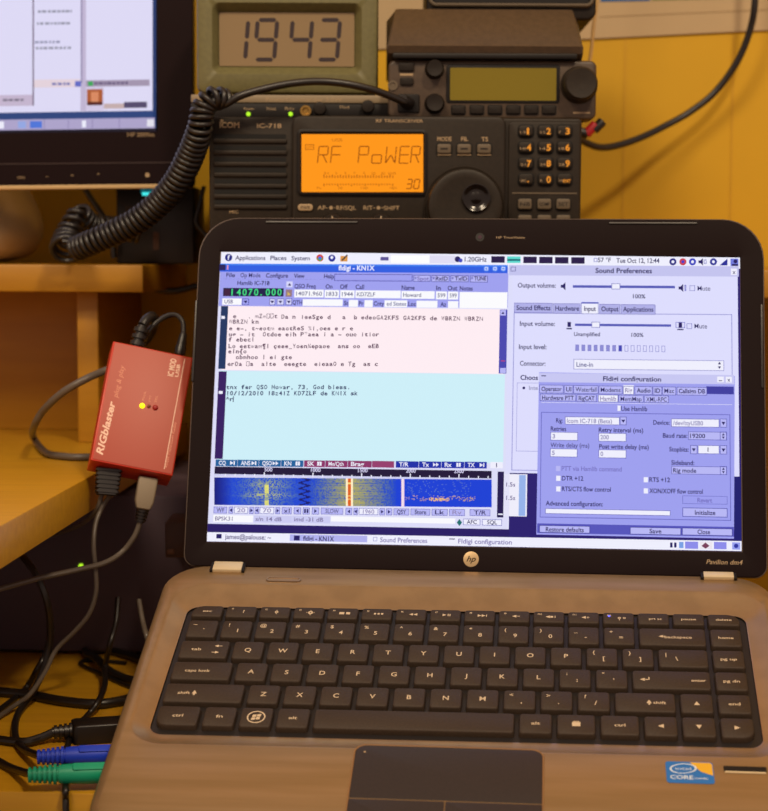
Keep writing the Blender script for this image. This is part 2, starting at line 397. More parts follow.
# ---- lid: frame u across, v up the screen, w out of the screen
th = math.radians(39.998)
LT = Matrix(((1, 0, 0, .0025674), (0, math.sin(th), -math.cos(th), .0634220), (0, math.cos(th), math.sin(th), .00799), (0, 0, 0, 1)))
RL = [7, 7, 24, 24]
def lring(x0, y0, x1, y1, r, w): return [LT @ Vector((x, y, w*S)) for x, y in mmrect(x0, y0, x1, y1, r, n=n_)]
b = MB()
b.loops([lring(-164, -9, 164, 191, [8, 8, 22, 22], -8), lring(-167, -12, 167.5, 195, RL, -6.5), lring(-168.2, -15, 168.8, 196.9, RL, -3), lring(-168.2, -15, 168.8, 196.9, RL, -.3), lring(-167.9, -14.8, 168.5, 196.6, RL, .3), lring(-167.4, -14.6, 168, 196.2, RL, .3), lring(-167.3, -14.5, 167.9, 196.1, RL, -.1)], rimm, None, True, True)
lid = b.build('lid', lap, 40)
b = MB()
def opening(d, w):
    # the picture area is a hair out of square, as seen
    Q = lring(-155-d, -.6-d, 155-d*-1, 174.5+d, .4, w); I = LT.inverted(); out = []
    for p in Q:
        q = I @ p; k = q.x/S/155; q.y += (-1.2*k*S if q.y > .08 else .2*S*k); out.append(LT @ q)
    return out
b.loops([lring(-167.5, -14.7, 168.1, 196.3, RL, 0.2), lring(-167.4, -14.6, 168.0, 196.2, RL, .6), lring(-167.1, -14.3, 167.7, 195.9, RL, .8), opening(.7, .8), opening(.3, .7), opening(0, -.0)], bezelm, None, False, False)
bez = b.build('screen_bezel', lid, 18)
bez.location = (0, 0, 0)
# ---- the picture on the laptop's screen
SM = screenmat('laptop_display', .98)
H = homog([(222.3, 252), (740, 258), (741, 551.6), (207, 541.7)], [(-154.2, 175.3), (154.8, 173.1), (154.2, 0), (-154.7, -.4)])
D = MB()
def sf(u, v, l=0): return LT @ Vector((u*S, v*S, (.1+l*.02)*S))
def rect(x0, y0, x1, y1, c, l=1, grad=None):
    a = H(x0, y0); b_ = H(x1, y1)
    D.add([sf(a[0], b_[1], l), sf(b_[0], b_[1], l), sf(b_[0], a[1], l), sf(a[0], a[1], l)], [[0, 1, 2, 3]], SM, c)
def frame(x0, y0, x1, y1, c, l=2, t=.6):
    a = H(x0, y0); b_ = H(x1, y1); tt = t*.58
    for q in ((a[0], b_[1], b_[0], b_[1]+tt), (a[0], a[1]-tt, b_[0], a[1]), (a[0], b_[1], a[0]+tt, a[1]), (b_[0]-tt, b_[1], b_[0], a[1])):
        D.add([sf(q[0], q[1], l), sf(q[2], q[1], l), sf(q[2], q[3], l), sf(q[0], q[3], l)], [[0, 1, 2, 3]], SM, c)
def poly(pts, c, l=3): D.add([sf(*H(*p), l) for p in pts], [list(range(len(pts)))], SM, c)
def disc(x, y, r, c, l=3, n=14): poly([(x+r*math.cos(6.2832*i/n), y+r*math.sin(6.2832*i/n)) for i in range(n)], c, l)
def tx(st, x0, x1, yc, h=4.3, c=(25, 20, 90), l=4, bold=.0):
    a = H(x0, yc+h/2*.95); b_ = H(x1, yc+h/2*.95)
    vs, _ = glyphs(st, .016); ww = (b_[0]-a[0])
    if len(st) == 1: ww = min(ww, (max(v[0] for v in vs)-min(v[0] for v in vs))*h*.58/CAPH*1.1); a = (a[0]+(b_[0]-a[0]-ww)/2, a[1])
    text(D, st, sf, a[0], a[1], ww, h*.6, SM, l, c, bold=(.004 if 'M' in st or 'W' in st else .016)+bold*.4)
def mono(st, x0, yc, c=(60, 30, 60), cw=3.77, h=4.2, l=4):
    for i, ch in enumerate(st):
        if ch == ' ': continue
        if ch == '\x01': frame(x0+i*cw+.4, yc-2.4, x0+(i+1)*cw-.4, yc+2.4, c, l, .5); continue
        a = H(x0+(i+.5)*cw, yc+h/2)
        text(D, ch, sf, a[0], a[1], None if ch in "il.,'1I" else (2.1 if ch in 'WMm' else 1.85), h*.58, SM, l, c, center=True, bold=0 if ch in 'WMmwN%' else .025)
WH = (240, 240, 255); LI = (158, 160, 240); LI2 = (184, 184, 246); NV = (28, 20, 96); TX = (30, 22, 96); PALE = (214, 214, 252)
rect(207, 252, 741, 551.6, (36, 24, 110), 0); D.v[0:4] = [sf(-154.7, -.4), sf(154.2, 0), sf(154.8, 173.1), sf(-154.2, 175.3)]
# top panel
rect(222, 252, 740, 268.8, WH, 1)
disc(229.3, 257.6, 3.7, (20, 30, 130)); tx('f', 227.8, 230.8, 257.6, 5, WH, 5)
tx('Applications', 236, 266, 257.8); tx('Places', 271, 287, 258); tx('System', 292, 310.5, 258.2)
disc(320.5, 258, 3.6, (210, 60, 50)); poly([(317, 258), (320.5, 261.6), (324, 258)], (60, 170, 70), 4); disc(320.5, 258, 1.6, (70, 110, 230), 5)
disc(332.4, 258.2, 3.6, (30, 40, 150)); disc(332.4, 257.6, 1.5, WH, 4)
rect(341, 256, 348, 261.5, (220, 150, 70), 3); poly([(342, 260), (347.5, 254.5), (348.5, 255.5), (343, 261)], (60, 50, 60), 4)
rect(381, 257, 389, 260.6, (90, 80, 150), 3); rect(391.5, 255.2, 430, 263, (255, 255, 255), 2); rect(430, 255.6, 456, 263.4, (225, 222, 245), 2)
disc(458, 259.3, 3, NV); disc(461, 260.5, 2, (60, 70, 190), 4); tx('1.20GHz', 465, 487, 259.3, 4.6)
for i, x in enumerate((491.7, 507.5, 523.7, 539.5, 555.3, 571.5)):
    rect(x, 256.2+i*.2, x+13.3, 262.8+i*.2, (30, 12, 70) if i != 1 else (90, 220, 210), 2)
    if i == 1: rect(x, 259, x+13.3, 261, (20, 110, 120), 3)
frame(594, 258, 597.5, 262, (120, 120, 200), 3); tx('57 °F', 598, 611, 260, 4.4); tx('Tue Oct 12, 12:44', 616.5, 659.5, 260.6, 4.6)
for x, c in ((673, (30, 30, 130)), (683, (200, 60, 80)), (692.6, (50, 60, 190)), (713.5, (30, 40, 150))):
    disc(x, 261.8, 3.6, c); disc(x, 261.8, 1.5, WH if c[0] < 100 else (60, 60, 200), 4)
poly([(698.5, 260.5), (700.5, 260.5), (703, 258), (703, 265.5), (700.5, 263.2), (698.5, 263.2)], NV); frame(704, 259.6, 706.5, 264, (90, 90, 190), 3)
poly([(719.5, 265.4), (727.5, 265.4), (727.5, 258.6)], (30, 40, 150)); rect(730.5, 258.6, 738.5, 266, (110, 120, 220), 3); disc(735.5, 261.4, 2, NV, 4); rect(732, 264, 738, 266, NV, 4)
# fldigi window
rect(221, 263.6, 508.5, 529.4, (222, 222, 250), 1)
rect(221, 263.6, 508, 273.4, (38, 92, 226), 2); rect(221, 263.6, 508, 266.8, (60, 130, 244), 3)
rect(226.4, 264.6, 200.6, 270.2, (30, 25, 90), 4); rect(227.8, 265.2, 229, 269.8, (230, 150, 170), 5)
tx('fldigi - KN1X', 339, 375, 268, 4.9, WH, 5, .02)
for x in (486.7, 495.3, 503.6): disc(x, 268.7, 2.9, (90, 140, 245), 4); frame(x-1.5, 267.2, x+1.5, 270.2, WH, 5, .5)
rect(221, 271.6, 508, 308.2, LI, 2)
for st, a, c_ in (('File', 227, 235.5), ('Op Mode', 241, 261), ('Configure', 266.5, 288.5), ('View', 294.5, 305), ('Help', 324.5, 334.5)): tx(st, a, c_, 275+(a-222)*.013, 4.2)
rect(224, 279, 410, 280.2, (70, 66, 170), 3)
frame(335, 274, 412.8, 281.5, (60, 60, 160), 3)
for st, a, e, xx, c_ in (('Spot', 414, 430.8, 417.5, (120, 110, 190)), ('RxID', 432, 449.6, 436, TX), ('TxID', 451, 469, 455, TX), ('TUNE', 470.5, 488, 474.5, TX)):
    rect(a, 275+(a-414)*.012, e, 281.8+(a-414)*.012, LI2, 3); frame(a, 275+(a-414)*.012, e, 281.8+(a-414)*.012, (60, 60, 160), 4); frame(a+1.2, 277, a+2.8, 279.2, (90, 90, 180), 5); tx(st, xx, e-1.5, 278.6, 4, c_, 5, .01)
tx('Hamlib IC-718', 238, 270, 283, 4.1)
rect(224, 288, 284, 296.6, (14, 16, 70), 3); rect(225, 289, 230.5, 296, (60, 20, 60), 4)
for i, ch in enumerate('14070.000'): tx(ch, 231.4+i*5.8, 235.6+i*5.8 if ch not in '.1' else 233.8+i*5.8, 292.3, 6.6, (60, 220, 130), 5, .01)
rect(287, 281.5, 293, 287.5, PALE, 3); poly([(288.4, 285.8), (291.8, 285.8), (290.1, 283)], TX, 5); rect(286.4, 289.6, 292.4, 296.8, (150, 120, 130), 3); poly([(288, 292), (291, 294.5), (288.4, 295.5)], (230, 200, 80), 5)
for st, a, c_, y in (('QSO Freq', 295, 316, 286.2), ('On', 326, 333, 286.6), ('Off', 340.5, 348, 286.8), ('Call', 356, 364.5, 287), ('Name', 402, 415, 287.7), ('In', 436.5, 441, 288), ('Out', 448, 457.5, 288.2), ('Notes', 460, 473, 288.4)): tx(st, a, c_, y, 4.4)
for a, c_, st in ((295, 324, '14071.960'), (325.3, 339.4, '1833'), (340.8, 354.8, '1944'), (356, 401, 'KD7ZLF'), (402, 434.8, 'Howard'), (436.4, 447.2, '599'), (448.4, 458.4, '599')):
    y = 289.6+(a-295)*.013; rect(a, y, c_, y+8, (250, 250, 255), 3)
    tx(st, a+1.5, min(c_-1.5, a+1.5+len(st)*3), y+4, 4, (110, 110, 150), 5)
rect(460, 292, 507.4, 308.4, (252, 252, 255), 3)
rect(223, 298.4, 242, 305, (250, 250, 255), 3); tx('USB', 225, 233.5, 301.6, 3.8, (110, 100, 150), 5)
for a, c_ in ((243, 249.4), (270, 275.6), (277.5, 284.5), (286.4, 292.4)):
    rect(a, 298.6, c_, 305.2, PALE if a > 260 else LI, 3); frame(a, 298.6, c_, 305.2, (70, 70, 170), 4); poly([((a+c_)/2-2, 300.8), ((a+c_)/2+2, 300.8), ((a+c_)/2, 303.6)], TX, 5)
for st, a, c_, b0, b1 in (('QTH', 293, 302.5, 303.4, 343), ('St', 344.4, 348.6, 349.4, 358.2), ('Pr', 359.2, 364, 365, 373), ('Cnty', 374, 384.4, 385, 407.4), ('Loc', 408.6, 416.2, 417, 437.6), ('Az', 440.6, 446.4, 448.4, 458.4)):
    y = 299.2+(a-293)*.013; tx(st, a, c_, y+3.3, 4.2); rect(b0, y, b1, y+7, (250, 250, 255), 3)
tx('ed States', 387, 406.5, 303.8, 3.8, (110, 110, 160), 5)
# receive pane
PK = (255, 238, 244); rect(222, 305.8, 500, 371, PK, 3); D.v[-4:] = [sf(*H(222.2, 370), 3), sf(*H(503.5, 374.2), 3), sf(*H(505.6, 309.4), 3), sf(*H(222.4, 305.8), 3)]
rect(221.8, 306, 225.8, 369, (20, 50, 96), 4); rect(222, 316, 225.4, 319, WH, 5)
rect(500, 309.6, 506.4, 373.6, (70, 70, 176), 4); rect(500.4, 310, 506, 315.6, LI2, 5); poly([(501.6, 314), (504.8, 314), (503.2, 311.6)], TX, 6); rect(500.2, 368, 505.8, 373.2, LI2, 5); rect(501, 360.5, 505, 361.5, (190, 60, 120), 6)
c_ = (84, 48, 80)
def ml(st, x, y): mono(st, x, y, c_)
ml('e', 233.3, 316); ml('.', 248, 316.2); ml('mZw\x01\x01t', 255.5, 316); ml('Da', 281.5, 316.6); ml('n', 292.5, 316.6); ml('ieeSge', 301, 316.8); ml('d', 327.5, 317); ml('a', 342.5, 317); ml('b', 354, 317.2)
for i, ch in enumerate('edeoGA2KFS GA2KFS de WBRZN WBRZN'): mono(ch, 361.2+i*3.82, 317.2+i*.05, c_)
ml('WBRZN kn', 229.3, 321.6)
ml('e e-, t~eotm eaotReS %i,oee e r e', 229.3, 328.2); ml('uø - it  Otdoe eih P*aea i a - ouo itior', 229, 334.2); ml('f ebecl', 228.8, 339.4)
ml('Lo eetwam¶I çeee_Yoen¼epaoe  ans oo  eEB', 228.6, 346); ml('eIn{o', 228.4, 351.2); ml('  obnhoo l ei gte', 228.4, 357); ml('erDa \x01a  alte  eeegte  eieaaO e Tg  as c', 227.6, 363.8)
# transmit pane
rect(221, 371, 503, 460, (206, 240, 250), 3); D.v[-4:] = [sf(*H(217.6, 459.6), 3), sf(*H(503, 463.5), 3), sf(*H(505, 374.4), 3), sf(*H(220, 370.6), 3)]
rect(219.2, 371.4, 223, 459, (50, 20, 96), 4); rect(219.2, 391, 223, 394, WH, 5)
tc = (24, 26, 90)
mono('tnx fer QSO Howar, 73, God bless.', 226.4, 387, tc); mono('10/12/2010 18:41Z KD7ZLF de KN1X sk', 226.2, 393.2, tc); mono('^r', 226, 399, tc); rect(233.4, 396.4, 234, 402, tc, 4)
# macro bar
def sl(x): return 459.6+(x-216)*.0085
for a, e, c, st in ((216, 237.4, (24, 96, 156), 'CQ'), (238, 258.8, (24, 96, 156), 'ANS'), (259.4, 280.8, (24, 96, 156), 'QSO'), (281.4, 303.4, (24, 96, 156), 'KN'), (304.4, 325, (140, 50, 104), 'SK'), (325.6, 347.4, (140, 50, 104), 'Me/Qth'), (348, 371.6, (140, 50, 104), 'Brag'), (372.2, 394, (150, 60, 110), ''), (396, 418.4, (22, 44, 168), 'T/R'), (419, 441, (22, 44, 168), 'Tx'), (441.6, 464, (22, 44, 168), 'Rx'), (464.6, 486.6, (22, 44, 168), 'TX')):
    y = sl(a); rect(a, y, e, y+6.9, c, 4); 
    w = {2: 7, 3: 9.5, 4: 13, 6: 15}.get(len(st), 7)
    if st: tx(st, a+3, a+3+w, y+3.4, 4, WH, 5, .012)
    if st in ('CQ', 'ANS', 'TX'): poly([(e-7, y+1.4), (e-3.6, y+3.4), (e-7, y+5.4)], WH, 5); rect(e-3.4, y+1.4, e-2.4, y+5.4, WH, 5)
    if st in ('QSO', 'Tx'): poly([(e-8, y+1.4), (e-5.2, y+3.4), (e-8, y+5.4)], WH, 5); poly([(e-5, y+1.4), (e-2.2, y+3.4), (e-5, y+5.4)], WH, 5)
    if st in ('KN', 'SK', 'Rx'): rect(e-7.6, y+1.4, e-5.8, y+5.4, WH, 5); rect(e-5.2, y+1.4, e-3.4, y+5.4, WH, 5)
rect(490.4, 462, 502.6, 468.4, WH, 4); tx('1', 495.6, 497.2, 465.3, 4, TX, 5)
rect(215, 466.6, 491.4, 478.6, (24, 12, 56), 3)
for i in range(28):
    x = 215.4+9.72*(i+1); yb = 474.6+(x-216)*.0085
    if x < 491: rect(x, yb-(3.6 if i % 5 == 4 else 1.8)+1, x+.9, yb+1.4, WH, 4)
for st, x in (('500', 264.5), ('1000', 311), ('1500', 358), ('2000', 406), ('2500', 454)): tx(st, x, x+(8 if len(st) == 3 else 9.6), 469.3+(x-216)*.0085, 3.6, (220, 215, 250), 5)
rect(214, 474.9+1.4, 491, 478.4, (210, 210, 245), 3)
# waterfall picture
nx, ny = 270, 34
rnd = random.Random(3)
def mix(a, c, t): t = max(0, min(1, t)); return tuple(a[i]+(c[i]-a[i])*t for i in range(3))
rowm = [rnd.random() for _ in range(ny)]
for j in range(ny):
    for i in range(nx):
        X = 214.5+i*277/nx; q = j/ny
        base_c = mix((14, 62, 214), (6, 20, 120), max(0, 1-(X-214)/18))
        r = rnd.random(); sm = rnd.random()
        e = math.exp(-((X-266)/26)**2)*(.45+.5*math.exp(-((q-.62)/.1)**2)+.3*math.exp(-((q-.25)/.18)**2))
        c = mix(base_c, (205, 205, 120), e*(1.0 if r < .55 else .2))
        e2 = max(0, 1-abs(X-352)/44)**.6*(.8+.4*rowm[j])
        if e2 > 0: c = mix(c, mix((190, 180, 84), (150, 150, 130), sm), e2*(.98 if r < e2*.7+.3 else .3))
        if 264 < X < 268.2 and .2 < q: c = mix(c, (246, 236, 110), .85*(1 if .25 < q < .55 or q > .8 else .5))
        if abs(X-(304+4*math.sin(j*.9))) < 2.4: c = mix(c, (10, 14, 90), .85)
        if abs(X-349) < 3.4: c = (255, 240, 200)
        if abs(X-349) < 1.8: c = (226, 96, 20) if rowm[j] > .12 else (255, 220, 120)
        if 428 < X < 448 and abs(q-.72) < .05 and r < .7: c = (240, 190, 120)
        if 405 < X < 475 and abs(q-.68-.02*math.sin(X*.3)) < .08 and r < .34: c = mix(c, (220, 170, 130), .8)
        if 400 < X < 470 and r < .1 and q < .6: c = mix(c, (150, 160, 190), .5)
        if abs(X-402.2) < 2.0: c = (235, 205, 225) if abs(X-402.2) > .7 else (250, 235, 245)
        s0 = (X-216)*.0085; y0 = 477.4+s0+q*27.6; y1 = y0+27.6/ny+.02
        rect(X, y0, X+277/nx+.02, y1, c, 4)
# control rows
def btn(a, e, y, st=None, k=None, h=7, c=LI2, w=None, tcx=TX, f=1):
    rect(a, y, e, y+h, c, 4)
    if f: frame(a, y, e, y+h, (96, 96, 190), 5, .5)
    if st: ww = w or (e-a)*.6; tx(st, (a+e-ww)/2, (a+e+ww)/2, y+h/2, h*.56, tcx, 6)
    m_ = (a+e)/2; y_ = y+h/2
    if k == 'l': poly([(m_-1.4, y_), (m_+1.2, y_-2), (m_+1.2, y_+2)], TX, 6)
    if k == 'r': poly([(m_+1.4, y_), (m_-1.2, y_-2), (m_-1.2, y_+2)], TX, 6)
    if k == 'p': rect(m_-2, y_-2, m_-.5, y_+2, TX, 6); rect(m_+.5, y_-2, m_+2, y_+2, TX, 6)
def bs(x): return 506.6+(x-214)*.0105
for a, e, st, k in ((214, 227, 'WF', None), (229, 233, None, 'l'), (234.4, 248, '20', 'w'), (249.6, 253.6, None, 'r'), (255, 259, None, 'l'), (260, 274, '70', 'w'), (275.6, 280, None, 'r'), (282, 291.6, 'x1', None), (294, 301, None, 'l'), (303, 309.6, None, 'p'), (312, 319, None, 'r'), (321, 343, 'SLOW', None), (345.6, 352, None, 'l'), (353.6, 357.6, None, 'l'), (359, 378, '1960', 'w'), (379.6, 384.6, None, 'r'), (386, 392, None, 'r'), (393.6, 409, 'QSY', None), (410.6, 430, 'Store', None), (431.6, 447.4, 'Lk', None), (449, 464.6, 'Rv', None), (469.6, 490, 'T/R', None)):
    btn(a, e, bs(a), st, k if k != 'w' else None, 7, WH if k == 'w' else LI2, None, (150, 140, 190) if (k == 'w' or st == 'Rv') else TX)
rect(497.6, 471.6, 503, 517.6, (30, 20, 80), 4); rect(498, 513.6, 502.6, 515, WH, 5)
for a, e, st, c in ((213.6, 253, 'BPSK31', (250, 250, 255)), (254, 292, 's/n 14 dB', (205, 205, 244)), (292.6, 330, 'imd -31 dB', (205, 205, 244)), (331, 455, '', (250, 250, 255))):
    y = 515+(a-214)*.0105; rect(a, y, e, y+7.6, c, 4)
    if st: tx(st, a+1.6, a+1.6+len(st)*2.9, y+3.6, 3.8, (120, 110, 160), 6)
poly([(456.6, 522.6), (459.2, 519), (461.8, 522.6), (459.2, 526.2)], (20, 110, 110), 5)
btn(463, 480, 518.8, 'AFC', None, 6.6, WH, 10); btn(482, 501.6, 519.2, 'SQL', None, 6.6, WH, 10)
# bottom of the screen
rect(207.6, 525.2, 508, 533, (34, 20, 100), 3); D.v[-4:] = [sf(*H(207.6, 532.2), 3), sf(*H(509, 538.2), 3), sf(*H(509, 529.4), 3), sf(*H(207.6, 524.2), 3)]
rect(207, 532.4, 741, 551, (240, 240, 255), 5); D.v[-4:] = [sf(*H(207, 541.4), 5), sf(*H(741, 551.2), 5), sf(*H(741, 541.2), 5), sf(*H(207.4, 532.2), 5)]
rect(216.6, 534, 221.6, 538.6, NV, 6); tx("james@palouse: ~", 225, 271, 536.8, 4.4, (80, 70, 130), 7)
rect(290, 534.4, 367, 542.4, (178, 178, 240), 6); rect(294, 535.6, 299.6, 540.6, NV, 7); tx('fldigi - KN1X', 303, 334, 538.6, 4.4, TX, 7, .01)
frame(373, 537, 377, 541.4, (170, 170, 220), 6); tx('Sound Preferences', 380, 427, 540, 4.4, (130, 120, 180), 7)
rect(449, 538.6, 454.6, 539.6, NV, 7); tx('Fldigi configuration', 458, 511.5, 541.4, 4.4, (130, 120, 180), 7)
rect(669.6, 542.6, 672, 547.6, NV, 7); rect(673.6, 542.6, 676, 547.6, NV, 7); rect(678.6, 542, 683, 548.2, (120, 160, 230), 7)
rect(684.6, 541.6, 697.6, 549, (140, 140, 236), 7); rect(699.6, 541.8, 711.6, 549.2, (236, 230, 240), 7); poly([(701, 546), (705, 542.6), (709, 546), (705, 548.8)], (120, 60, 90), 8); rect(713.4, 542, 726, 549.4, (140, 140, 236), 7)
rect(731.6, 542.4, 739.6, 549.8, (150, 160, 240), 7); disc(735.6, 546, 2.2, (40, 50, 160), 8)
# small plot window behind
rect(503, 474, 526.4, 516.6, (240, 238, 252), 1); rect(519, 475, 525, 516, (150, 180, 236), 2); tx('1.5s', 506, 515, 484.6, 4, (110, 100, 150), 3); tx('1.5s', 506, 515, 498, 4, (110, 100, 150), 3)
# Sound Preferences window
rect(509.4, 265, 739, 476.6, (222, 222, 255), 1); rect(509.4, 265, 738.8, 276.6, (196, 196, 240), 2); frame(511, 266.8, 516, 271.4, (90, 90, 160), 3); tx('Sound Preferences', 595.6, 652, 270.6, 4.8, TX, 4, .015)
rect(731, 268.6, 737, 275, WH, 3); tx('x', 732.6, 735.6, 272, 4, TX, 4)
tx('Output volume:', 518, 556, 285.3, 4.6); tx('Input volume:', 520, 555, 323.6, 4.6); tx('Input level:', 519, 546.6, 346.8, 4.6); tx('Connector:', 520, 545.5, 363.4, 4.6)
def spk(x, y, big=0):
    poly([(x-3, y-1.4), (x-1, y-1.4), (x+1.6, y-4), (x+1.6, y+4), (x-1, y+1.4), (x-3, y+1.4)], NV, 4)
    if big: frame(x+3, y-3, x+4.6, y+3, (80, 80, 190), 4)
spk(564, 286.3); spk(681.6, 288, 1)
rect(573, 285.2, 675, 288.4, (84, 90, 184), 3); rect(611.6, 283.4, 620.4, 289.4, WH, 4); frame(611.6, 283.4, 620.4, 289.4, (110, 110, 190), 5)
frame(689.6, 285.4, 695, 291, (130, 130, 200), 3); tx('Mute', 697.6, 710.4, 288.4, 4.6); tx('100%', 633, 645.4, 296.4, 4)
for st, a, e, x0, x1 in (('Sound Effects', 514.4, 552.6, 516.6, 550.6), ('Hardware', 553.4, 580.6, 555.4, 579.2), ('Input', 581.4, 598.6, 584.2, 596), ('Output', 599.4, 620.2, 601.4, 618.6), ('Applications', 621, 655.4, 623, 653.4)):
    y = 302.8+(a-514)*.014; s_ = st == 'Input'
    rect(a, y-(1 if s_ else 0), e, y+10, WH if s_ else (176, 176, 232), 3); frame(a, y-(1 if s_ else 0), e, y+10.4, (110, 110, 190), 4, .5)
    if s_: rect(a, y-1.6, e, y, (70, 80, 190), 5)
    tx(st, x0, x1, y+5, 4.6, TX, 6, .006)
frame(514, 312.6, 733, 474, (150, 150, 215), 2, .8)
rect(567.6, 322, 571, 327, NV, 4); rect(566.6, 328, 572, 329.4, NV, 4); rect(678.6, 322.6, 682, 328, NV, 4); frame(675.6, 322, 685, 328, (110, 110, 200), 4); rect(677, 329, 683.6, 330.2, NV, 4)
rect(575, 323.6, 671, 326.8, (84, 90, 184), 3); rect(591.6, 321.8, 600, 327.8, WH, 4); frame(591.6, 321.8, 600, 327.8, (110, 110, 190), 5)
frame(686.6, 323.4, 692, 329, (130, 130, 200), 3); tx('Mute', 694.4, 707, 326.2, 4.6); tx('Unamplified', 574, 600, 334.2, 3.8); tx('100%', 631.4, 643.4, 335, 3.8)
for i in range(15):
    x = 575.4+i*6.15; y = 344.6+i*.08
    if i < 8: rect(x, y, x+3.6, y+6.4, (140, 140, 214) if i < 7 else (60, 66, 180), 4)
    frame(x, y, x+3.6, y+6.4, (130, 130, 205), 5, .5)
rect(573.6, 359, 724, 371, WH, 3); frame(573.6, 359, 724, 371, (140, 140, 205), 4); tx('Line-in', 576.4, 593, 364.6, 4.4, (90, 90, 150), 5)
poly([(717.6, 364.4), (721, 364.4), (719.3, 361.8)], TX, 5); poly([(717.6, 366.4), (721, 366.4), (719.3, 369)], TX, 5)
tx('Choos', 520.4, 538, 377.6, 4.6, TX, 4, .02); disc(523.8, 388, 1.4, TX); tx('Inte', 529, 538, 388, 4, (150, 150, 190)); frame(517, 382.6, 560, 452, (170, 170, 225), 3)
# configuration window
rect(536.6, 372.6, 735, 537.6, LI, 6); D.v[-4:] = [sf(*H(536, 534.6), 6), sf(*H(733.4, 538.8), 6), sf(*H(734.6, 376), 6), sf(*H(539, 372.2), 6)]
rect(539, 373, 734, 384.4, (200, 200, 244), 7); rect(541.4, 375.4, 546, 376.4, NV, 8); tx('Fldigi configuration', 603, 661, 378.8, 4.6, TX, 8, .012)
rect(717, 376.6, 723.6, 382.4, WH, 8); rect(718.6, 380.4, 722, 381.2, TX, 9); rect(725.6, 376.8, 731.6, 382.6, WH, 8); tx('x', 727.2, 730, 379.8, 3.6, TX, 9)
rect(706, 386.4, 733.6, 394.4, (60, 60, 160), 7)
for st, x0, x1 in (('Operator', 541.4, 561.6), ('UI', 566, 571.2), ('Waterfall', 575.4, 596.4), ('Modems', 600.6, 620.4), ('Rig', 625, 632), ('Audio', 636.6, 650.4), ('ID', 654.6, 660), ('Misc', 664.2, 674), ('Callsign DB', 678.6, 705)):
    y = 384.8+(x0-541)*.016; s_ = st == 'Rig'; rect(x0-2, y-(1 if s_ else 0), x1+1.8, y+8.6, WH if s_ else LI2, 8); frame(x0-2, y, x1+1.8, y+8.6, (80, 80, 170), 9, .5); tx(st, x0, x1, y+4.2, 4.2, TX if not s_ else (140, 130, 180), 10, .006)
rect(541, 402.6, 731.6, 404.6, WH, 7)
for st, x0, x1 in (('Hardware PTT', 542, 573.8), ('RigCAT', 578.6, 594.4), ('Hamlib', 600, 616), ('MemMap', 620.4, 641.4), ('XML-RPC', 646, 666.6)):
    y = 393.8+(x0-541)*.016; s_ = st == 'Hamlib'; rect(x0-2, y, x1+2, y+7.6, WH if s_ else LI2, 8); frame(x0-2, y, x1+2, y+7.6, (80, 80, 170), 9, .5); tx(st, x0, x1, y+4, 4.2, TX if not s_ else (140, 130, 180), 10)
frame(541, 412, 730.6, 521, (110, 110, 200), 7, .8); rect(617.4, 405.6, 620.4, 411, WH, 8); tx('Use Hamlib', 621, 647, 408.8, 4.4, TX, 8)
def fld(a, y, e, h, st, c=WH, w=None, tcx=(140, 135, 185)):
    rect(a, y, e, y+h, c, 8); frame(a, y, e, y+h, (90, 90, 180), 9, .5)
    if st: tx(st, a+1.8, a+1.8+(w or len(st)*2.8), y+h/2, 4.1, tcx, 10)
def ddn(a, y, e, h, dbl=0):
    rect(a, y, e, y+h, LI2, 9); frame(a, y, e, y+h, (70, 70, 170), 10, .5); m_ = (a+e)/2
    if dbl: poly([(m_-1.4, y+h/2-.6), (m_+1.4, y+h/2-.6), (m_, y+1.4)], TX, 11); poly([(m_-1.4, y+h/2+.6), (m_+1.4, y+h/2+.6), (m_, y+h-1.4)], TX, 11)
    else: poly([(m_-2, y+h*.36), (m_+2, y+h*.36), (m_, y+h*.72)], TX, 11)
T = lambda st, a, e, y, c=TX: tx(st, a, e, y, 4.3, c, 8)
T('Rig:', 556, 562.4, 420.6); fld(565, 416.6, 619.4, 8.6, 'Icom IC-718 (Beta)', WH, 45); ddn(619.8, 416.8, 626.4, 8.4)
T('Device:', 653, 669.4, 422.6); fld(671, 418.6, 719, 9, '/dev/ttyUSB0', WH, 30); ddn(719.6, 418.8, 726.6, 8.8)
T('Retries', 550.6, 566, 428.8); T('Retry interval (ms)', 598.6, 643, 430); fld(550.4, 432, 577.6, 8.8, '3'); fld(598.4, 433, 626, 8.8, '200')
T('Baud rate:', 662.6, 687, 435.6); fld(688, 431.6, 726.6, 8.8, '19200', LI2, 15, TX); ddn(719.6, 431.8, 726.4, 8.6, 1)
T('Write delay (ms)', 550.4, 589, 445.2); T('Post write delay (ms)', 599, 648.4, 446.6); fld(550, 448.6, 577.2, 8.8, '5'); fld(598.4, 449.6, 626, 8.8, '0')
T('Stopbits:', 669, 688.4, 449.4); ddn(690, 445.2, 697, 9); fld(697.6, 445.2, 719, 9, '', WH); tx('1', 707, 708.4, 449.8, 4, TX, 10); ddn(719.6, 445.4, 726.6, 9)
T('Sideband:', 671, 694, 462.8); fld(671, 466, 726.6, 9, 'Rig mode', LI2, 23, TX); ddn(719.6, 466.2, 726.4, 8.8, 1)
for st, a, e, y, c in (('PTT via Hamlib command', 561.4, 621.4, 468.6, (120, 116, 196)), ('DTR +12', 561.6, 583, 478.4, TX), ('RTS +12', 649, 669.6, 479.8, TX), ('RTS/CTS flow control', 561.6, 610.4, 489, TX), ('XON/XOFF flow control', 649, 702.4, 491, TX)):
    T(st, a, e, y, c); rect(a-5.6, y-2.6, a-1.4, y+2.6, WH if c == TX else LI2, 8)
btn(682, 727, 495.6, None, None, 9, LI, f=0); frame(682, 495.6, 727, 504.6, (110, 110, 200), 8, .5); tx('Revert', 697, 711.6, 500.4, 4.2, (110, 104, 190), 8)
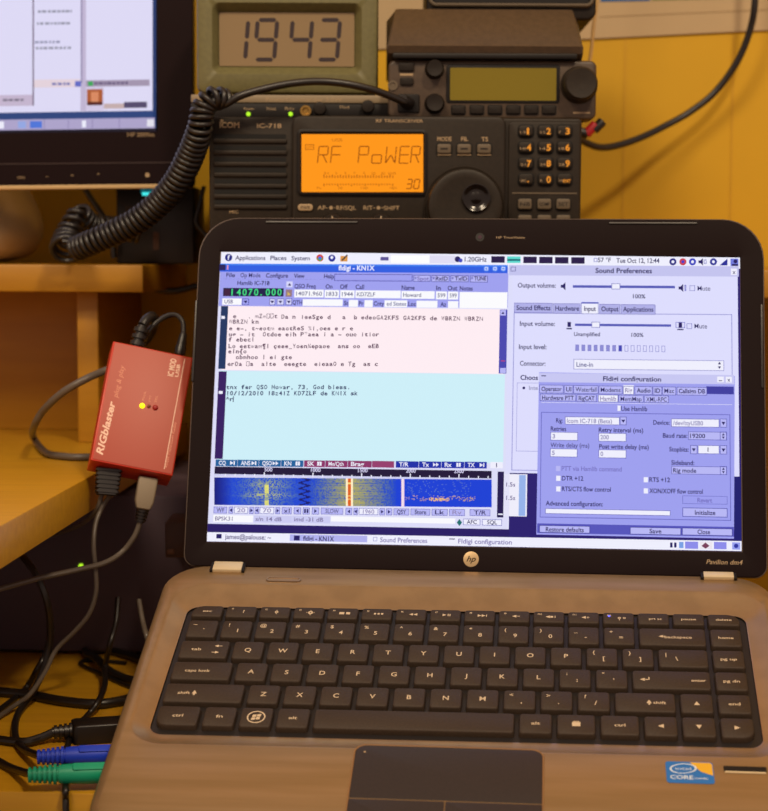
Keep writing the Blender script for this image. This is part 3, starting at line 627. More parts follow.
rect(682, 507.6, 727, 517.6, LI2, 8); frame(682, 507.6, 727, 517.6, (70, 70, 170), 9, .6); tx('Initialize', 694.4, 715, 512.8, 4.2, TX, 9)
T('Advanced configuration:', 545.4, 602.6, 503.4); fld(545, 508.4, 670, 7.6, None)
rect(537, 523.4, 733.4, 536.8, (84, 84, 188), 7)
for a, y, e, st, x0, x1 in ((539, 525.2, 589.6, 'Restore defaults', 545.4, 583.4), (629.6, 527, 680.6, 'Save', 649, 661), (681.6, 527.8, 732, 'Close', 697, 709.6)):
    rect(a, y, e, y+8.4, LI2, 8); frame(a, y, e, y+8.4, (60, 60, 150), 9, .6); tx(st, x0, x1, y+4.3, 4.2, TX, 9)
rect(733.4, 476.8, 741, 541.2, (22, 24, 110), 5)
disp = D.build('display', bez, smooth=0, colattr=True)
# ---- bezel details
def lf(u, v, l=0): return LT @ Vector((u*S, v*S, (.84+l*.03)*S))
def lprism(poly2, w0, w1, m, bev=0):
    b = MB(); b.prism([(x*S, y*S) for x, y in poly2], w0*S, w1*S, m, LT, bev*S); return b
def circ(x, y, r, n=28): return [(x+r*math.cos(6.2832*i/n), y+r*math.sin(6.2832*i/n)) for i in range(n)]
b = lprism(circ(1.7, 185, 2.6), .7, .9, blk2); b.prism([(x*S, y*S) for x, y in circ(1.7, 185, 1.2)], .0009, .00105, mat('lens', (70, 50, 60), .1), LT); b.build('webcam', lid)
b = MB(); text(b, 'HP TrueVision', lf, 11.5, 184.2, 17, 1.4, gold); b.build('webcam_lettering', lid, 0)
b = lprism(circ(.2, -7.6, 4.5), .7, 1.0, mat('badge_tan', (200, 172, 130), .35, .5), .1)
badge = b
text(b, 'hp', lambda u, v, l=0: LT @ Vector((u*S, v*S, 1.06*S)), .3, -9.0, 5.4, 3.3, bezelm, 0, shear=.35, center=True, bold=.01)
b.build('maker_badge', lid, 30)
b = MB(); text(b, 'Pavilion dm4', lf, 134.2, -7.6, 20.5, 2.6, gold, 0, shear=.25, bold=.008); b.build('model_lettering', lid, 0)
for x0, y0, x1, y1 in ((-128, 193.2, -72, 194.6), (78, 193.2, 130, 194.6), (-168.6, 95, -167.2, 145), (166.2, 95, 167.6, 145)):
    b = lprism(rrect(x0, y0, x1, y1, .6, 4), .7, 1.5, rub, .3); b.build('rubber_bumper', lid)
# ---- stickers on the palm rest
df = lambda u, v, l=0: Vector((u*S, v*S, (1.70+l*.02)*S))
b = MB(); b.prism(mmrect(104.2, -126.4, 127, -111, 1.6), .0015, .0017, mat('sticker_blue', (28, 108, 184), .4))
st_y = mat('sticker_yellow', (222, 170, 40), .4); st_w = mat('sticker_white', (205, 215, 225), .4)
b.add([df(116, -111.4, 1), df(121, -118, 1), df(126.6, -120.5, 1), df(126.6, -112.4, 1), df(125.6, -111.4, 1)], [[4, 3, 2, 1, 0]], st_y)
def ell(cx, cy, a, c, w, rot, m, l):
    n = 28; P = []
    for q in (1, 1-w):
        for i in range(n):
            t = 6.2832*i/n; x, y = a*q*math.cos(t), c*q*math.sin(t); P.append(df(cx+x*math.cos(rot)-y*math.sin(rot), cy+x*math.sin(rot)+y*math.cos(rot), l))
    b.add(P, [[i, (i+1) % n, n+(i+1) % n, n+i] for i in range(n)], m)
ell(112.6, -116, 6.6, 3.6, .14, .12, st_w, 2)
text(b, 'intel', df, 112.6, -117, 7.5, 1.9, st_w, 2, center=True); text(b, 'CORE', df, 106, -123.6, 11, 2.6, st_w, 2, bold=.02); text(b, 'inside', df, 117.6, -123.4, 6.4, 1.5, st_w, 2)
b.build('processor_sticker', lap, 0)
b = MB(); b.prism(mmrect(132, -117, 152.5, -113.2, .5), .0015, .0018, blk2); b.prism(mmrect(132.4, -118, 152, -117, .3), .0015, .0019, silver); b.build('serial_strip', lap, 30)

# ================================================================== DESK AND ROOM
AZ = math.radians(3.5); ex = Vector((math.cos(AZ), -math.sin(AZ), 0)); ey = Vector((math.sin(AZ), math.cos(AZ), 0))
O = Vector((-0.1770, 1.05, 0))
def DT(): return Matrix(((ex.x, ey.x, 0, O.x), (ex.y, ey.y, 0, O.y), (0, 0, 1, 0), (0, 0, 0, 1)))
DM = DT()
Z0 = EYE-.2696; Z1 = EYE-.1343; Z2 = EYE-.0080
WALLY = .335     # distance of the wall along the desk's own depth axis
desk = thing('computer_desk', 'honey-coloured wooden computer desk with raised board and monitor shelf', 'desk', DM @ Vector((0, -.18, 0)))
front = -.196
def bd(name, a, c, m, bev=.0012, root=desk):
    b = MB(); b.box(a, c, m, bev, DM); return b.build(name, root)
bd('worktop', (-1.0, front, Z0-.025), (1.1, WALLY-.004, Z0), woodx)
bd('upper_board', (-1.0, -.42, Z1-.022), (0, WALLY-.004, Z1), woodx)
bd('monitor_shelf', (-1.0, .158, Z2-.019), (.0, WALLY-.004, Z2), wood_shaded)
bd('side_panel', (-.0515, .178, Z1), (-.0362, .330, Z2-.019), wood_shaded)
bd('back_panel', (-1.0, .265, Z1), (-.0515, .280, Z2-.019), wood_shaded)
bd('radio_shelf', (.064, .085, Z2-.0185), (.62, WALLY-.004, Z2-.0005), wood_shaded)
bd('shelf_support', (.068, .12, Z0), (.086, WALLY-.005, Z2-.0185), wood_shaded)
bd('shelf_support', (.585, .12, Z0), (.603, WALLY-.005, Z2-.0185), wood_shaded)
for x in (-.98, 1.05): bd('leg_panel', (x, front+.05, 0), (x+.025, WALLY-.01, Z0-.025), wood_shaded)
bd('board_support', (-.99, -.40, Z0), (-.97, WALLY-.01, Z1-.022), wood_shaded)
b = MB(); b.box((-2.2, WALLY, 0), (2.4, WALLY+.1, 2.5), wallm, 0, DM)
struct(b.build('wall_back', None, 0))
# grooves between the wall panels
tn = 1
for px in (623, 729, 850, 480):
    p = DM.inverted() @ at(px, 130, 1.375)
    b = MB(); b.box((p.x-.0007, WALLY-.0006, .0), (p.x+.0007, WALLY+.0002, 2.5), mat('panel_bead', (196, 148, 8), .6), 0, DM); o = b.build('trim_%d' % tn, None); struct(o); tn += 1
b = MB(); b.box((-2.2, -2.5, -.05), (2.4, WALLY+.1, 0), mat('carpet', (110, 90, 70), .9, 0, .1, 80), 0, DM); struct(b.build('floor', None, 0))
# poster above
wy = WALLY
def wp(px, py, off=.002):
    # point of the wall plane behind that place
    d = CAMR @ Vector((px-384, 405.5-py, -F_PX)); n = ey; p0 = DM @ Vector((0, wy-off, 0))
    t = n.dot(p0-Vector((0, 0, EYE)))/n.dot(d); return Vector((0, 0, EYE))+d*t
b = MB(); q = [wp(340, 51), wp(800, 28.5), wp(800, -190), wp(340, -190)]
q2 = [p+ey*.0015 for p in q]
b.add(q+q2, [[0, 1, 2, 3], [7, 6, 5, 4], [0, 4, 5, 1], [1, 5, 6, 2], [2, 6, 7, 3], [3, 7, 4, 0]], paper)
pline = mat('poster_line', (165, 138, 98), .8); pblue = mat('print_blue', (40, 90, 150), .8)
def wq(a, c, d, e, m, off): b.add([wp(*a, off), wp(*c, off), wp(*d, off), wp(*e, off)], [[0, 1, 2, 3]], m)
wq((600, 17.2), (800, 8.6), (800, 7.8), (600, 16.4), pline, .0024)  # thin darker line across the poster
wq((600.5, 1.6), (650, .8), (650, -60), (600.5, -60), pblue, .0024); wq((652, .4), (790, -4), (790, -50), (652, -60), mat('print_green', (120, 130, 80), .8), .0024)
tag(b.build('wall_poster', None, 0), 'large cream paper poster pinned on the yellow wall at the top right', 'poster')
# ================================================================== RADIO (HF transceiver)
YR = 1.1256
def fx(yy):
    """frame in a plane facing the viewer, pixel coordinates of the photograph"""
    def f(px, py, l=0): p = at(px, py, yy); p.y = yy-l*.00003; return p
    return f
def tpx(b, st, yy, x0, x1, yc, h, m, l=1, bold=0, shear=0, lay0=0):
    """flat lettering between two columns, on a plane yy"""
    p = at(x0, yc+h/2, yy); q = at(x1, yc+h/2, yy); vs, fs = glyphs(st, bold, shear)
    mn = min(v[0] for v in vs); mx = max(v[0] for v in vs); sx = (q.x-p.x)/(mx-mn); sy = mm(h, yy)/CAPH
    b.add([(p.x+(v[0]-mn)*sx, yy-l*.00004, p.z+v[1]*sy) for v in vs], fs, m)
def pz(poly_px, yy): return [(at(x, y, yy).x, at(x, y, yy).z) for x, y in poly_px]
FT = Matrix(((1, 0, 0, 0), (0, 0, -1, 0), (0, 1, 0, 0), (0, 0, 0, 1)))   # (x, z, w) -> world with w towards the viewer
def pr(b, x0, y0, x1, y1, yb, yf, m, r=0, bev=0, yref=None):
    """rounded slab seen at those pixels, from depth yb (rear) to yf (front)"""
    yref = yref or yf; a = at(x0, y1, yref); c = at(x1, y0, yref); rr = 0 if isinstance(r, list) else mm(r, yref)
    b.prism(rrect(a.x, a.z, c.x, c.z, max(rr, 1e-5) if not isinstance(r, list) else [mm(q, yref)+1e-5 for q in r], 4), -yb, -yf, m, FT, bev)
    return b
def slab_root(px, py, y): return at(px, py, y)
rad = thing('shortwave_transceiver', 'black shortwave transceiver with glowing orange display and round tuning dial', 'radio', at(396, 264, 1.24))
b = MB(); pr(b, 211, 121, 581, 259.5, 1.355, YR+.008, blk, 2, .001); rad_body = b.build('case', rad)
b = MB(); pr(b, 209.5, 118.5, 582, 258.6, YR+.010, YR, radm, 4, .0012); b.build('front_panel', rad)
for i in range(4):
    b = MB(); p = at((225, 565, 225, 565)[i], 259.5, 1.24); y_ = (1.15, 1.15, 1.33, 1.33)[i]; b.cyl((p.x, y_, Z2), (p.x, y_, p.z+.0005), .006, rub); b.build('foot', rad)
b = MB(); 
for k, y in enumerate((136.5, 148, 159.5, 170.3, 181.5, 192, 202.4)):
    pr(b, 214, y-2.2, 286, y+2.2, YR+.001, YR-.0001, slotm, 1)
    pr(b, 213.6, y+2.3, 287, y+6.6, YR+.001, YR-.0016, radm, 1.4, .0008)
b.build('speaker_grille', rad)
b = MB(); tpx(b, 'ICOM', YR, 219.6, 239.4, 125, 5.2, gold, 3, .03)
cc = at(221.6, 119.6+1.2, YR); 
b.cyl((cc.x, YR-.00005, cc.z), (cc.x, YR-.0002, cc.z), .0010, gold, 14)
b.build('maker_lettering', rad, 0); b = MB()
tpx(b, 'IC-718', YR, 257, 281.5, 125.7, 4.2, gold, 3, .02); b.build('model_lettering', rad, 0); b = MB(); tpx(b, 'MIC', YR, 229.4, 238.4, 211.8, 3.2, gold, 3, .01)
b.build('socket_lettering', rad, 0)
b = MB(); YC = YR-.004; pr(b, 292, 116.4, 506, 256, YR+.002, YC, radm, [4, 4, 8, 8], .0016); 
cp = b.build('display_housing', rad)
b = MB(); a_ = at(297, 195.5, YC); c_2 = at(427.5, 129.6, YC)
L = []
for ins, w in ((0, 0), (0, .0012), (.0006, .0016), (.0018, .0016), (.0026, -.0006)):
    L.append([(x, YC-w, z) for x, z in inset(rrect(a_.x, a_.z, c_2.x, c_2.z, .0035, 5), ins)])
b.loops(L, blk2); b.build('display_surround', rad)
lcdo = screenmat('orange_display', 1.0)
b = MB(); YD = YC-.0003
def oq(x0, y0, x1, y1, c, l=0):
    f = fx(YD); b.add([f(x0, y1, l), f(x1, y1, l), f(x1, y0, l), f(x0, y0, l)], [[0, 1, 2, 3]], lcdo, c)
OR = (255, 150, 22); OD = (150, 74, 8); OD2 = (186, 100, 14)
oq(301.5, 134.2, 423.2, 192, OR)
def seg(x0, y0, x1, y1, t=1.1, c=OD):
    f = fx(YD); d = Vector((x1-x0, y1-y0)); n = Vector((-d.y, d.x)).normalized()*t/2; e = d.normalized()*t*.3
    P = [(x0+e.x+n.x, y0+e.y+n.y), (x1-e.x+n.x, y1-e.y+n.y), (x1-e.x-n.x, y1-e.y-n.y), (x0+e.x-n.x, y0+e.y-n.y)]
    b.add([f(px_, py_, 2) for px_, py_ in P], [[0, 1, 2, 3]], lcdo, c)
def ch(S_, x, w, y0=146.4, y1=163.2):
    ym = (y0+y1)/2; sk = 1.6; xm = x+w/2
    X = lambda xx, yy: xx+sk*(y1-yy)/(y1-y0)
    def s_(a, c): seg(X(a[0], a[1]), a[1], X(c[0], c[1]), c[1])
    tl, tr, ml_, mr, bl, br = (x, y0), (x+w, y0), (x, ym), (x+w, ym), (x, y1), (x+w, y1); mc = (xm, ym)
    G = {'a': (tl, tr), 'f': (tl, ml_), 'b': (tr, mr), 'g': (ml_, mr), 'e': (ml_, bl), 'c': (mr, br), 'd': (bl, br), 'k': (mc, br), 'h': (mc, bl), 'v': (mc, (xm, y1))}
    for k in S_: s_(*G[k])
w_ = 9.4
for S_, x in (('afbgek', 317.5), ('afge', 330.5), ('afbge', 358), ('gecd', 371.5), ('fbechk', 385.5), ('afged', 399), ('afbgek', 410.5)): ch(S_, x, w_ if x != 410.5 else 8.4)
for S_, x in (('abgcd', 406), ('abcdef', 413.4)): ch(S_, x, 5, 179.4, 188.6)
def ot(st, x0, x1, yc, h, c=OD2, l=2):
    f = fx(YD); p = f(x0, yc+h/2); q = f(x1, yc+h/2); vs, fs = glyphs(st); mn = min(v[0] for v in vs); mx = max(v[0] for v in vs); sx = (q.x-p.x)/(mx-mn); sy = mm(h, YD)/CAPH
    b.add([(p.x+(v[0]-mn)*sx, YD-l*.00003, p.z+v[1]*sy) for v in vs], fs, lcdo, c)
ot('USB', 332, 342.4, 140, 3.2)
seg(305.4, 144.6, 313.8, 144.6, .6); seg(305.4, 149.6, 313.8, 149.6, .6); seg(305.4, 144.4, 305.4, 149.8, .6); seg(313.8, 144.4, 313.8, 149.8, .6); ot('DIM', 306.6, 312.8, 147.1, 2.6)
for i in range(26):
    oq(323.4+i*2.75, 176.2-(1.6 if i % 3 == 0 else .8), 324.6+i*2.75, 178, OD2, 2); oq(323.4+i*2.75, 183.6, 324.6+i*2.75, 185.2+(1 if i % 5 == 0 else 0), OD2, 2)
for st, x in (('S1', 324), ('3', 335), ('5', 344.5), ('7', 353.5), ('9', 363), ('20', 371), ('40', 380.6), ('60dB', 388)): ot(st, x, x+(2 if len(st) == 1 else (4.4 if len(st) == 2 else 8)), 173.3, 2.4)
for st, x in (('Po', 317), ('50', 338), ('100', 361), ('100%', 390)): ot(st, x, x+(4.6 if len(st) < 3 else 7), 188, 2.4)
b.build('orange_screen', rad, smooth=0, colattr=True)
b = MB(); tpx(b, 'RF TRANSCEIVER', YC, 376, 423, 120.8, 3.0, gold, 3, .01)
tpx(b, 'AF', YC, 317.4, 325.6, 207.6, 4, gold, 3, .01); tpx(b, 'RF/SQL', YC, 336.6, 356, 207.8, 4, gold, 3, .01); tpx(b, 'RIT', YC, 363.4, 372.6, 207.8, 4, gold, 3, .01); tpx(b, 'SHIFT', YC, 384, 399.4, 208, 4, gold, 3, .01)
for x in (331, 378.4):
    c = at(x, 207.8, YC); b.lathe([(.0006, 0), (.0012, 0), (.0012, .0001), (.0006, .0001)], (c.x, YC-.0001, c.z), (0, -1, 0), gold, 14)
    for d in (-4.4, 4.0): c2 = at(x+d, 207.8, YC); b.box((c2.x-.0007, YC-.0002, c2.z-.0002), (c2.x+.0007, YC-.0001, c2.z+.0002), gold)
tpx(b, 'MODE', YC, 437.2, 451.6, 138.9, 4, gold, 3, .02); tpx(b, 'FIL', YC, 461.2, 468.2, 139, 4, gold, 3, .02); tpx(b, 'TS', YC, 481.2, 488, 139.2, 4, gold, 3, .02)
b.build('housing_lettering', rad, 0)
b = MB(); pr(b, 297.6, 204, 313, 210.8, YC+.001, YC-.0014, gold, 3.3, .0005); tpx(b, 'PWR', YC-.0015, 301, 310, 207.4, 3, blk2, 1); b.build('power_button', rad)
for x in (333, 381):
    c = at(x, 226, YC); b = MB(); b.lathe([(.0085, 0), (.0085, .004), (.0072, .006), (.0072, .016), (.0064, .0168), (0, .0168)], (c.x, YC, c.z), (0, -1, 0), blk, 30)
    b.box((c.x-.0004, YC-.0172, c.z+.002), (c.x+.0004, YC-.0165, c.z+.006), legend); b.build('volume_knob' if x < 350 else 'shift_knob', rad)
for x in (437.2, 457.2, 477.2):
    b = MB(); pr(b, x-1.2, 142.6, x+15.2, 156, YC+.001, YC-.0004, slotm, 3, .0002); pr(b, x, 144, x+14, 153.4, YC, YC-.0022, radl, 2, .0007); pr(b, x+3.4, 148, x+10.6, 149.4, YC-.0020, YC-.0024, blk2); pr(b, x, 153.8, x+14, 155.4, YC-.0003, YC-.0008, gold, 1); b.build('function_button', rad)
c = at(464.3, 207, YC); b = MB(); R0 = mm(40.5, YC); R1 = mm(37, YC)
b.lathe([(R0, 0), (R0, .0015), (R0-.0006, .0021), (R1+.0006, .0016), (R1, .0016), (R1, .012), (R1-.0008, .0146), (R1-.003, .0154), (R1-.006, .0148), (0, .0148)], (c.x, YC, c.z), (0, -1, 0), radm, 56)
dial = b.build('tuning_dial', rad)
c = at(476, 197.7, YC-.015); b = MB(); R2_ = mm(14, YC)
b.lathe([(R2_, 0), (R2_, .0018), (R2_-.0006, .0022), (R2_-.0016, .0018), (R2_-.0028, -.0+.0010), (R2_*.45, .0006), (R2_*.4, .0008), (0, .0014)], (c.x, YC-.0148, c.z), (0, -1, 0), mat('dial_gloss', (24, 18, 16), .18), 36); b.build('finger_dimple', dial)
YK = YR-.0015
b = MB(); pr(b, 507.5, 122, 580.5, 256, YR+.001, YK, radm, 4, .0008); pr(b, 512, 192.6, 577, 193.8, YK, YK-.0004, radl); b.build('keypad_panel', rad)
names = [('1.9', '1'), ('3.5', '2'), ('7', '3'), ('10', '4'), ('14', '5'), ('18', '6'), ('21', '7'), ('24', '8'), ('28', '9'), ('GENE', '.'), ('0', '0'), ('F-INP', 'ENT')]
for i in range(12):
    x = (526, 545.6, 564.6)[i % 3]; y = (131, 147.3, 163.3, 179.4)[i//3]; b = MB()
    pr(b, x-8.4, y-6.6, x+8.4, y+6.8, YK, YK-.0009, slotm, 4.2, .0005); pr(b, x-7.2, y-5.6, x+7.2, y+5.0, YK-.0004, YK-.0026, radl if 0 else radm, 3.4, .0008)
    a_, d_ = names[i]
    tpx(b, a_, YK-.0026, x-5.8, x-5.8+(5.6 if len(a_) > 1 else 2.2), y+1.2, 2.3, gold, 1)
    if d_ == 'ENT': tpx(b, d_, YK-.0026, x-1.5, x+6, y+1.6, 3, orangep, 2, .02)
    else: tpx(b, d_, YK-.0026, x+.8, x+(5.2 if d_ not in '1.' else 3), y+.2, 6 if d_ != '.' else 5, orangep, 2, .03)
    b.build('number_key', rad)
for i in range(6):
    x = (525, 544.4, 563.4)[i % 3]; y = (204.2, 220.4)[i//3]; b = MB()
    pr(b, x-8, y-6.4, x+8, y+6.4, YK, YK-.0006, slotm, 3, .0003); pr(b, x-7, y-5.4, x+7, y+5.0, YK-.0003, YK-.0024, radl, 2, .0007)
    st = ('NB', 'COMP', 'SET', 'VOX', 'AGC', 'METER')[i]; tpx(b, st, YK-.0024, x-5, x+5, y, 3.4, blk2, 1, .01); b.build('option_key', rad)
# ================================================================== TUNER under the clock
YT = 1.152
ztop = at(396, 118.5, YR).z                       # top of the transceiver
tun = thing('antenna_tuner', 'flat black box with two green lights between clock and orange-display radio', 'tuner', Vector((at(290, 110, 1.2).x, 1.2, ztop)))
a_ = at(191, 97, YT); c_2 = at(397.5, 97, YT)
zt = at(290, 95.0, YT).z
b = MB(); b.box((a_.x+.001, YT+.003, ztop+.0005), (c_2.x-.001, YT+.14, zt), blk2, .001); b.build('case', tun)
zs = at(290, 103, YT).z
b = MB(); b.box((a_.x, YT, ztop+.0005), (c_2.x, YT+.004, zs), blk2, .0006); b.build('front_panel', tun)
b = MB(); b.box((a_.x, YT-.001, zs), (c_2.x, YT+.006, zt), mat('tuner_gray', (140, 122, 96), .5), .0008); tpx(b, 'PowerCommander 3.0W', YT-.001, 266, 342, 99.4, 4, gold, 2); b.build('top_trim', tun)
b = MB(); tpx(b, 'Power', YT, 244, 254.4, 108.6, 2.6, gold, 2); tpx(b, 'Xmt', YT, 266, 276, 108.6, 3, gold, 2); tpx(b, 'Rcv', YT, 285, 294.6, 108.4, 3, gold, 2); tpx(b, 'Mod', YT, 340, 349, 107, 3, gold, 2); b.build('panel_lettering', tun, 0)
ledg = emis('led_green', (170, 230, 40), 1.3)
for x in (248.4, 290.6):
    c = at(x, 114, YT); b = MB(); b.lathe([(.0014, 0), (.0014, .0006), (.0009, .0011), (0, .0012)], (c.x, YT, c.z), (0, -1, 0), ledg, 16); b.build('indicator_light', tun)
c = at(305.8, 111, YT); b = MB(); b.lathe([(.0036, 0), (.0036, .002), (.0022, .002), (.0018, .0004), (0, .0004)], (c.x, YT, c.z), (0, -1, 0), mat('brass', (190, 150, 80), .3, 1), 20); b.build('headphone_jack', tun)
c = at(320, 109, YT); b = MB(); b.cyl((c.x, YT, c.z), (c.x, YT-.006, c.z), .0042, blk, 24, .0008); b.build('knob', tun)
c = at(368, 107, YT); b = MB(); b.cyl((c.x, YT, c.z), (c.x, YT-.006, c.z), .0042, blk, 24, .0008); b.build('knob', tun)
# ================================================================== CLOCK
YCk = 1.150
clk = thing('digital_clock', 'olive green desk clock showing 1943 in black digits', 'clock', Vector((at(288, 90, YCk).x, YCk+.02, zt)))
a_ = at(196.5, 93.6, YCk); c_2 = at(378.5, -14, YCk); zb = zt+.0008
b = MB()
def cr(x0, z0, x1, z1, r, y): return [(x, y, z) for x, z in rrect(x0, z0, x1, z1, r, 5)]
X0, X1 = a_.x, c_2.x; Zt = c_2.z
lx0, lz0 = at(218, 65.2, YCk).x, at(218, 65.2, YCk).z; lx1, lz1 = at(354.5, 12, YCk).x, at(354.5, 11, YCk).z
rx0, rz0, rx1, rz1 = at(212, 74, YCk).x, at(212, 74, YCk).z, at(362, 3, YCk).x, at(362, 3, YCk).z
b.loops([cr(X0+.003, zb, X1-.003, Zt-.002, .004, YCk+.045), cr(X0+.0008, zb, X1-.0008, Zt, .005, YCk+.03), cr(X0, zb, X1, Zt, .005, YCk+.004), cr(X0+.001, zb+.001, X1-.001, Zt-.001, .005, YCk+.001), cr(X0+.003, zb+.003, X1-.003, Zt-.003, .004, YCk),
         cr(rx0, rz0, rx1, rz1, .005, YCk), cr(rx0+.001, rz0+.001, rx1-.001, rz1-.001, .0045, YCk+.001), cr(lx0, lz0, lx1, lz1, .0008, YCk+.008)], clockm, None, True, True)
b.build('clock_case', clk, 40)
b = MB(); b.box((lx0+.0002, YCk+.0072, lz0+.0002), (lx1-.0002, YCk+.0078, lz1-.0002), lcdg); b.build('clock_display', clk)
b = MB(); YL = YCk+.0071
def dseg(x0, y0, x1, y1, t=4.2):
    d = Vector((x1-x0, y1-y0)); L_ = d.length; e = d.normalized(); n = Vector((-e.y, e.x)); s0 = Vector((x0, y0))
    P = [s0+e*.8, s0+e*(t*.45+.8)+n*t/2, s0+e*(L_-t*.45-.8)+n*t/2, s0+e*(L_-.8), s0+e*(L_-t*.45-.8)-n*t/2, s0+e*(t*.45+.8)-n*t/2]
    b.add([fx(YL)(p.x, p.y, 0) for p in P], [[0, 1, 2, 3, 4, 5]], lcds)
def dig(S_, x, w=19.5, y0=20, y1=59.6):
    ym = (y0+y1)/2; X = lambda xx, yy: xx+3.2*(y1-yy)/(y1-y0)
    tl, tr, ml_, mr, bl, br = (x, y0), (x+w, y0), (x, ym), (x+w, ym), (x, y1), (x+w, y1)
    G = {'a': (tl, tr), 'f': (tl, ml_), 'b': (tr, mr), 'g': (ml_, mr), 'e': (ml_, bl), 'c': (mr, br), 'd': (bl, br)}
    for k in S_: p, q = G[k]; dseg(X(*p), p[1], X(*q), q[1])
dig('bc', 225.6); 
b2 = b; dig('abcdfg', 254.6); dig('fgbc', 289.6); dig('abcdg', 317.4)
b.build('clock_digits', clk, 0)
# the "1" sits further left than its cell: handled by the cell origin above
# ================================================================== MOBILE RADIO
YM = 1.135
zm0 = ztop+.0004
mob = thing('mobile_radio', 'small black mobile radio with dim olive display and big round knob', 'radio', Vector((at(492, 100, YM).x, YM+.07, ztop)))
b = MB(); a_ = at(394, 118, YM); c_2 = at(590, 63, YM); b.box((a_.x, YM+.012, zm0), (c_2.x, YM+.15, c_2.z), blk, .002); b.build('case', mob)
b = MB(); a_ = at(388, 118, YM); c_2 = at(597, 60.5, YM); b.prism(rrect(a_.x, zm0, c_2.x, c_2.z, .0045, 5), -(YM+.022), -YM, wedgem, FT, .002); b.build('front_panel', mob)
b = MB(); pr(b, 446, 64.6, 560, 103, YM+.001, YM-.0006, blk2, 3, .0004); b.build('display_frame', mob)
b = MB(); pr(b, 450, 68.2, 556.5, 100.2, YM, YM-.0008, dimlcd, 1); b.build('olive_screen', mob)
for x in (451, 469.4, 487.6, 506, 524, 541.6):
    b = MB(); pr(b, x, 105, x+14.8, 114.6, YM+.001, YM-.0006, slotm, 1.5); pr(b, x+.8, 105.8, x+14, 113.8, YM+.001, YM-.0018, blk, 1.2, .0005); b.build('function_button', mob)
for x0, y0, x1, y1 in ((398.6, 62.6, 414, 71), (400, 77.6, 413.4, 85)):
    b = MB(); pr(b, x0, y0, x1, y1, YM+.001, YM-.0018, blk, 1.4, .0005); b.build('function_button', mob)
b = MB(); pr(b, 400, 73.4, 413, 75.6, YM+.001, YM-.0002, gold); pr(b, 573, 112, 590, 113.6, YM+.001, YM-.0002, gold); b.build('panel_marks', mob)
for x, y, r, h, nm in ((434.5, 69.6, 9, .009, 'volume_knob'), (434.5, 103.8, 9.4, .009, 'squelch_knob'), (579, 85, 17.2, .014, 'tuning_knob')):
    c = at(x, y, YM); rr = mm(r, YM); b = MB(); b.lathe([(rr*1.08, 0), (rr, .001), (rr*.94, h*.9), (rr*.84, h), (rr*.5, h*.97), (0, h*.95)], (c.x, YM, c.z), (0, -1, 0), radm if r > 12 else blk, 36); b.build(nm, mob)
c = at(392.8, 85.4, YM); b = MB(); b.lathe([(.0032, 0), (.0032, .0008), (.0018, .0008), (.0016, .0002), (0, .0002)], (c.x, YM, c.z), (0, -1, 0), radl, 20); b.build('earphone_jack', mob)
b = MB(); pr(b, 397.6, 94, 419.6, 112.4, YM+.001, YM-.0016, blk2, 2, .0006); b.build('microphone_socket', mob)
# ---- wedge shaped speaker on it
zw0 = at(480, 60.5, YM).z
spkr = thing('external_speaker', 'plain dark grey wedge-fronted speaker lying on the small mobile radio', 'speaker', Vector((at(485, 50, YM).x, YM+.06, zw0)))
p0 = at(485, 9, YM+.016).z; p1 = at(485, 46, YM-.006).z; p2 = at(485, 22.8, YM+.05).z
xs0, xs1, xt0, xt1 = at(386.5, 40, YM).x, at(583, 40, YM).x, at(394.5, 9, YM+.016).x, at(573.5, 9, YM+.016).x
b = MB()
def prof(x, xt, k=0):
    # side outline: (y, z)
    return [(x, YM+.004, zw0+.0006), (x, YM-.004, zw0+.004), (x, YM-.006, p1), (x+(xt-x)*.12, YM-.004, p1+.002), (xt, YM+.014, p0-.0006), (xt, YM+.0175, p0), (xt, YM+.026, p0-.001), (x, YM+.032, p2-.0005), (x, YM+.145, p2-.0005), (x, YM+.147, zw0+.0006)]
e_ = .0018
l0 = prof(xs0, xt0); l1 = prof(xs1, xt1)
def shr(l, dx, q): cy = YM+.05; cz = (zw0+p1)/2; return [(x+dx, y+(cy-y)*q, z+(cz-z)*q) for x, y, z in l]
b.loops([shr(l0, 0, .05), shr(l0, .0006, .015), shr(l0, e_, 0), shr(l1, -e_, 0), shr(l1, -.0006, .015), shr(l1, 0, .05)], wedgem, None, True, True)
b.build('speaker_case', spkr, 40)
b = MB(); b.box((xs0+.004, YM-.0052, zw0+.0006), (xs1-.004, YM+.0, at(485, 54, YM).z), blk2, .0008); b.build('front_lip', spkr)
# ---- box on top
YB_ = YM+.034
zb0 = p2-.0004
top = thing('stacked_radio_box', 'black box with rounded rim stacked highest, behind the wedge speaker', 'radio', Vector((at(515, 20, YB_).x, YB_+.06, zb0)))
a_ = at(426, 22, YB_); c_2 = at(597, -36, YB_)
b = MB(); b.prism(rrect(a_.x, zb0+.0003, c_2.x, c_2.z, .006, 5), -(YB_+.1), -(YB_), blk, FT, .002); b.build('case', top)
b = MB(); a2 = at(430, 5.4, YB_); c2 = at(592.5, -30, YB_)
b.loops([[(x, YB_-w, z) for x, z in inset(rrect(a2.x, a2.z, c2.x, c2.z, .004, 5), i_)] for i_, w in ((-.0012, 0), (-.0008, .003), (0, .0036), (.0012, .0036), (.002, .0008))], radl, None, False, True, mats=[radl, radl, radl, blk2]); b.build('front_rim', top)
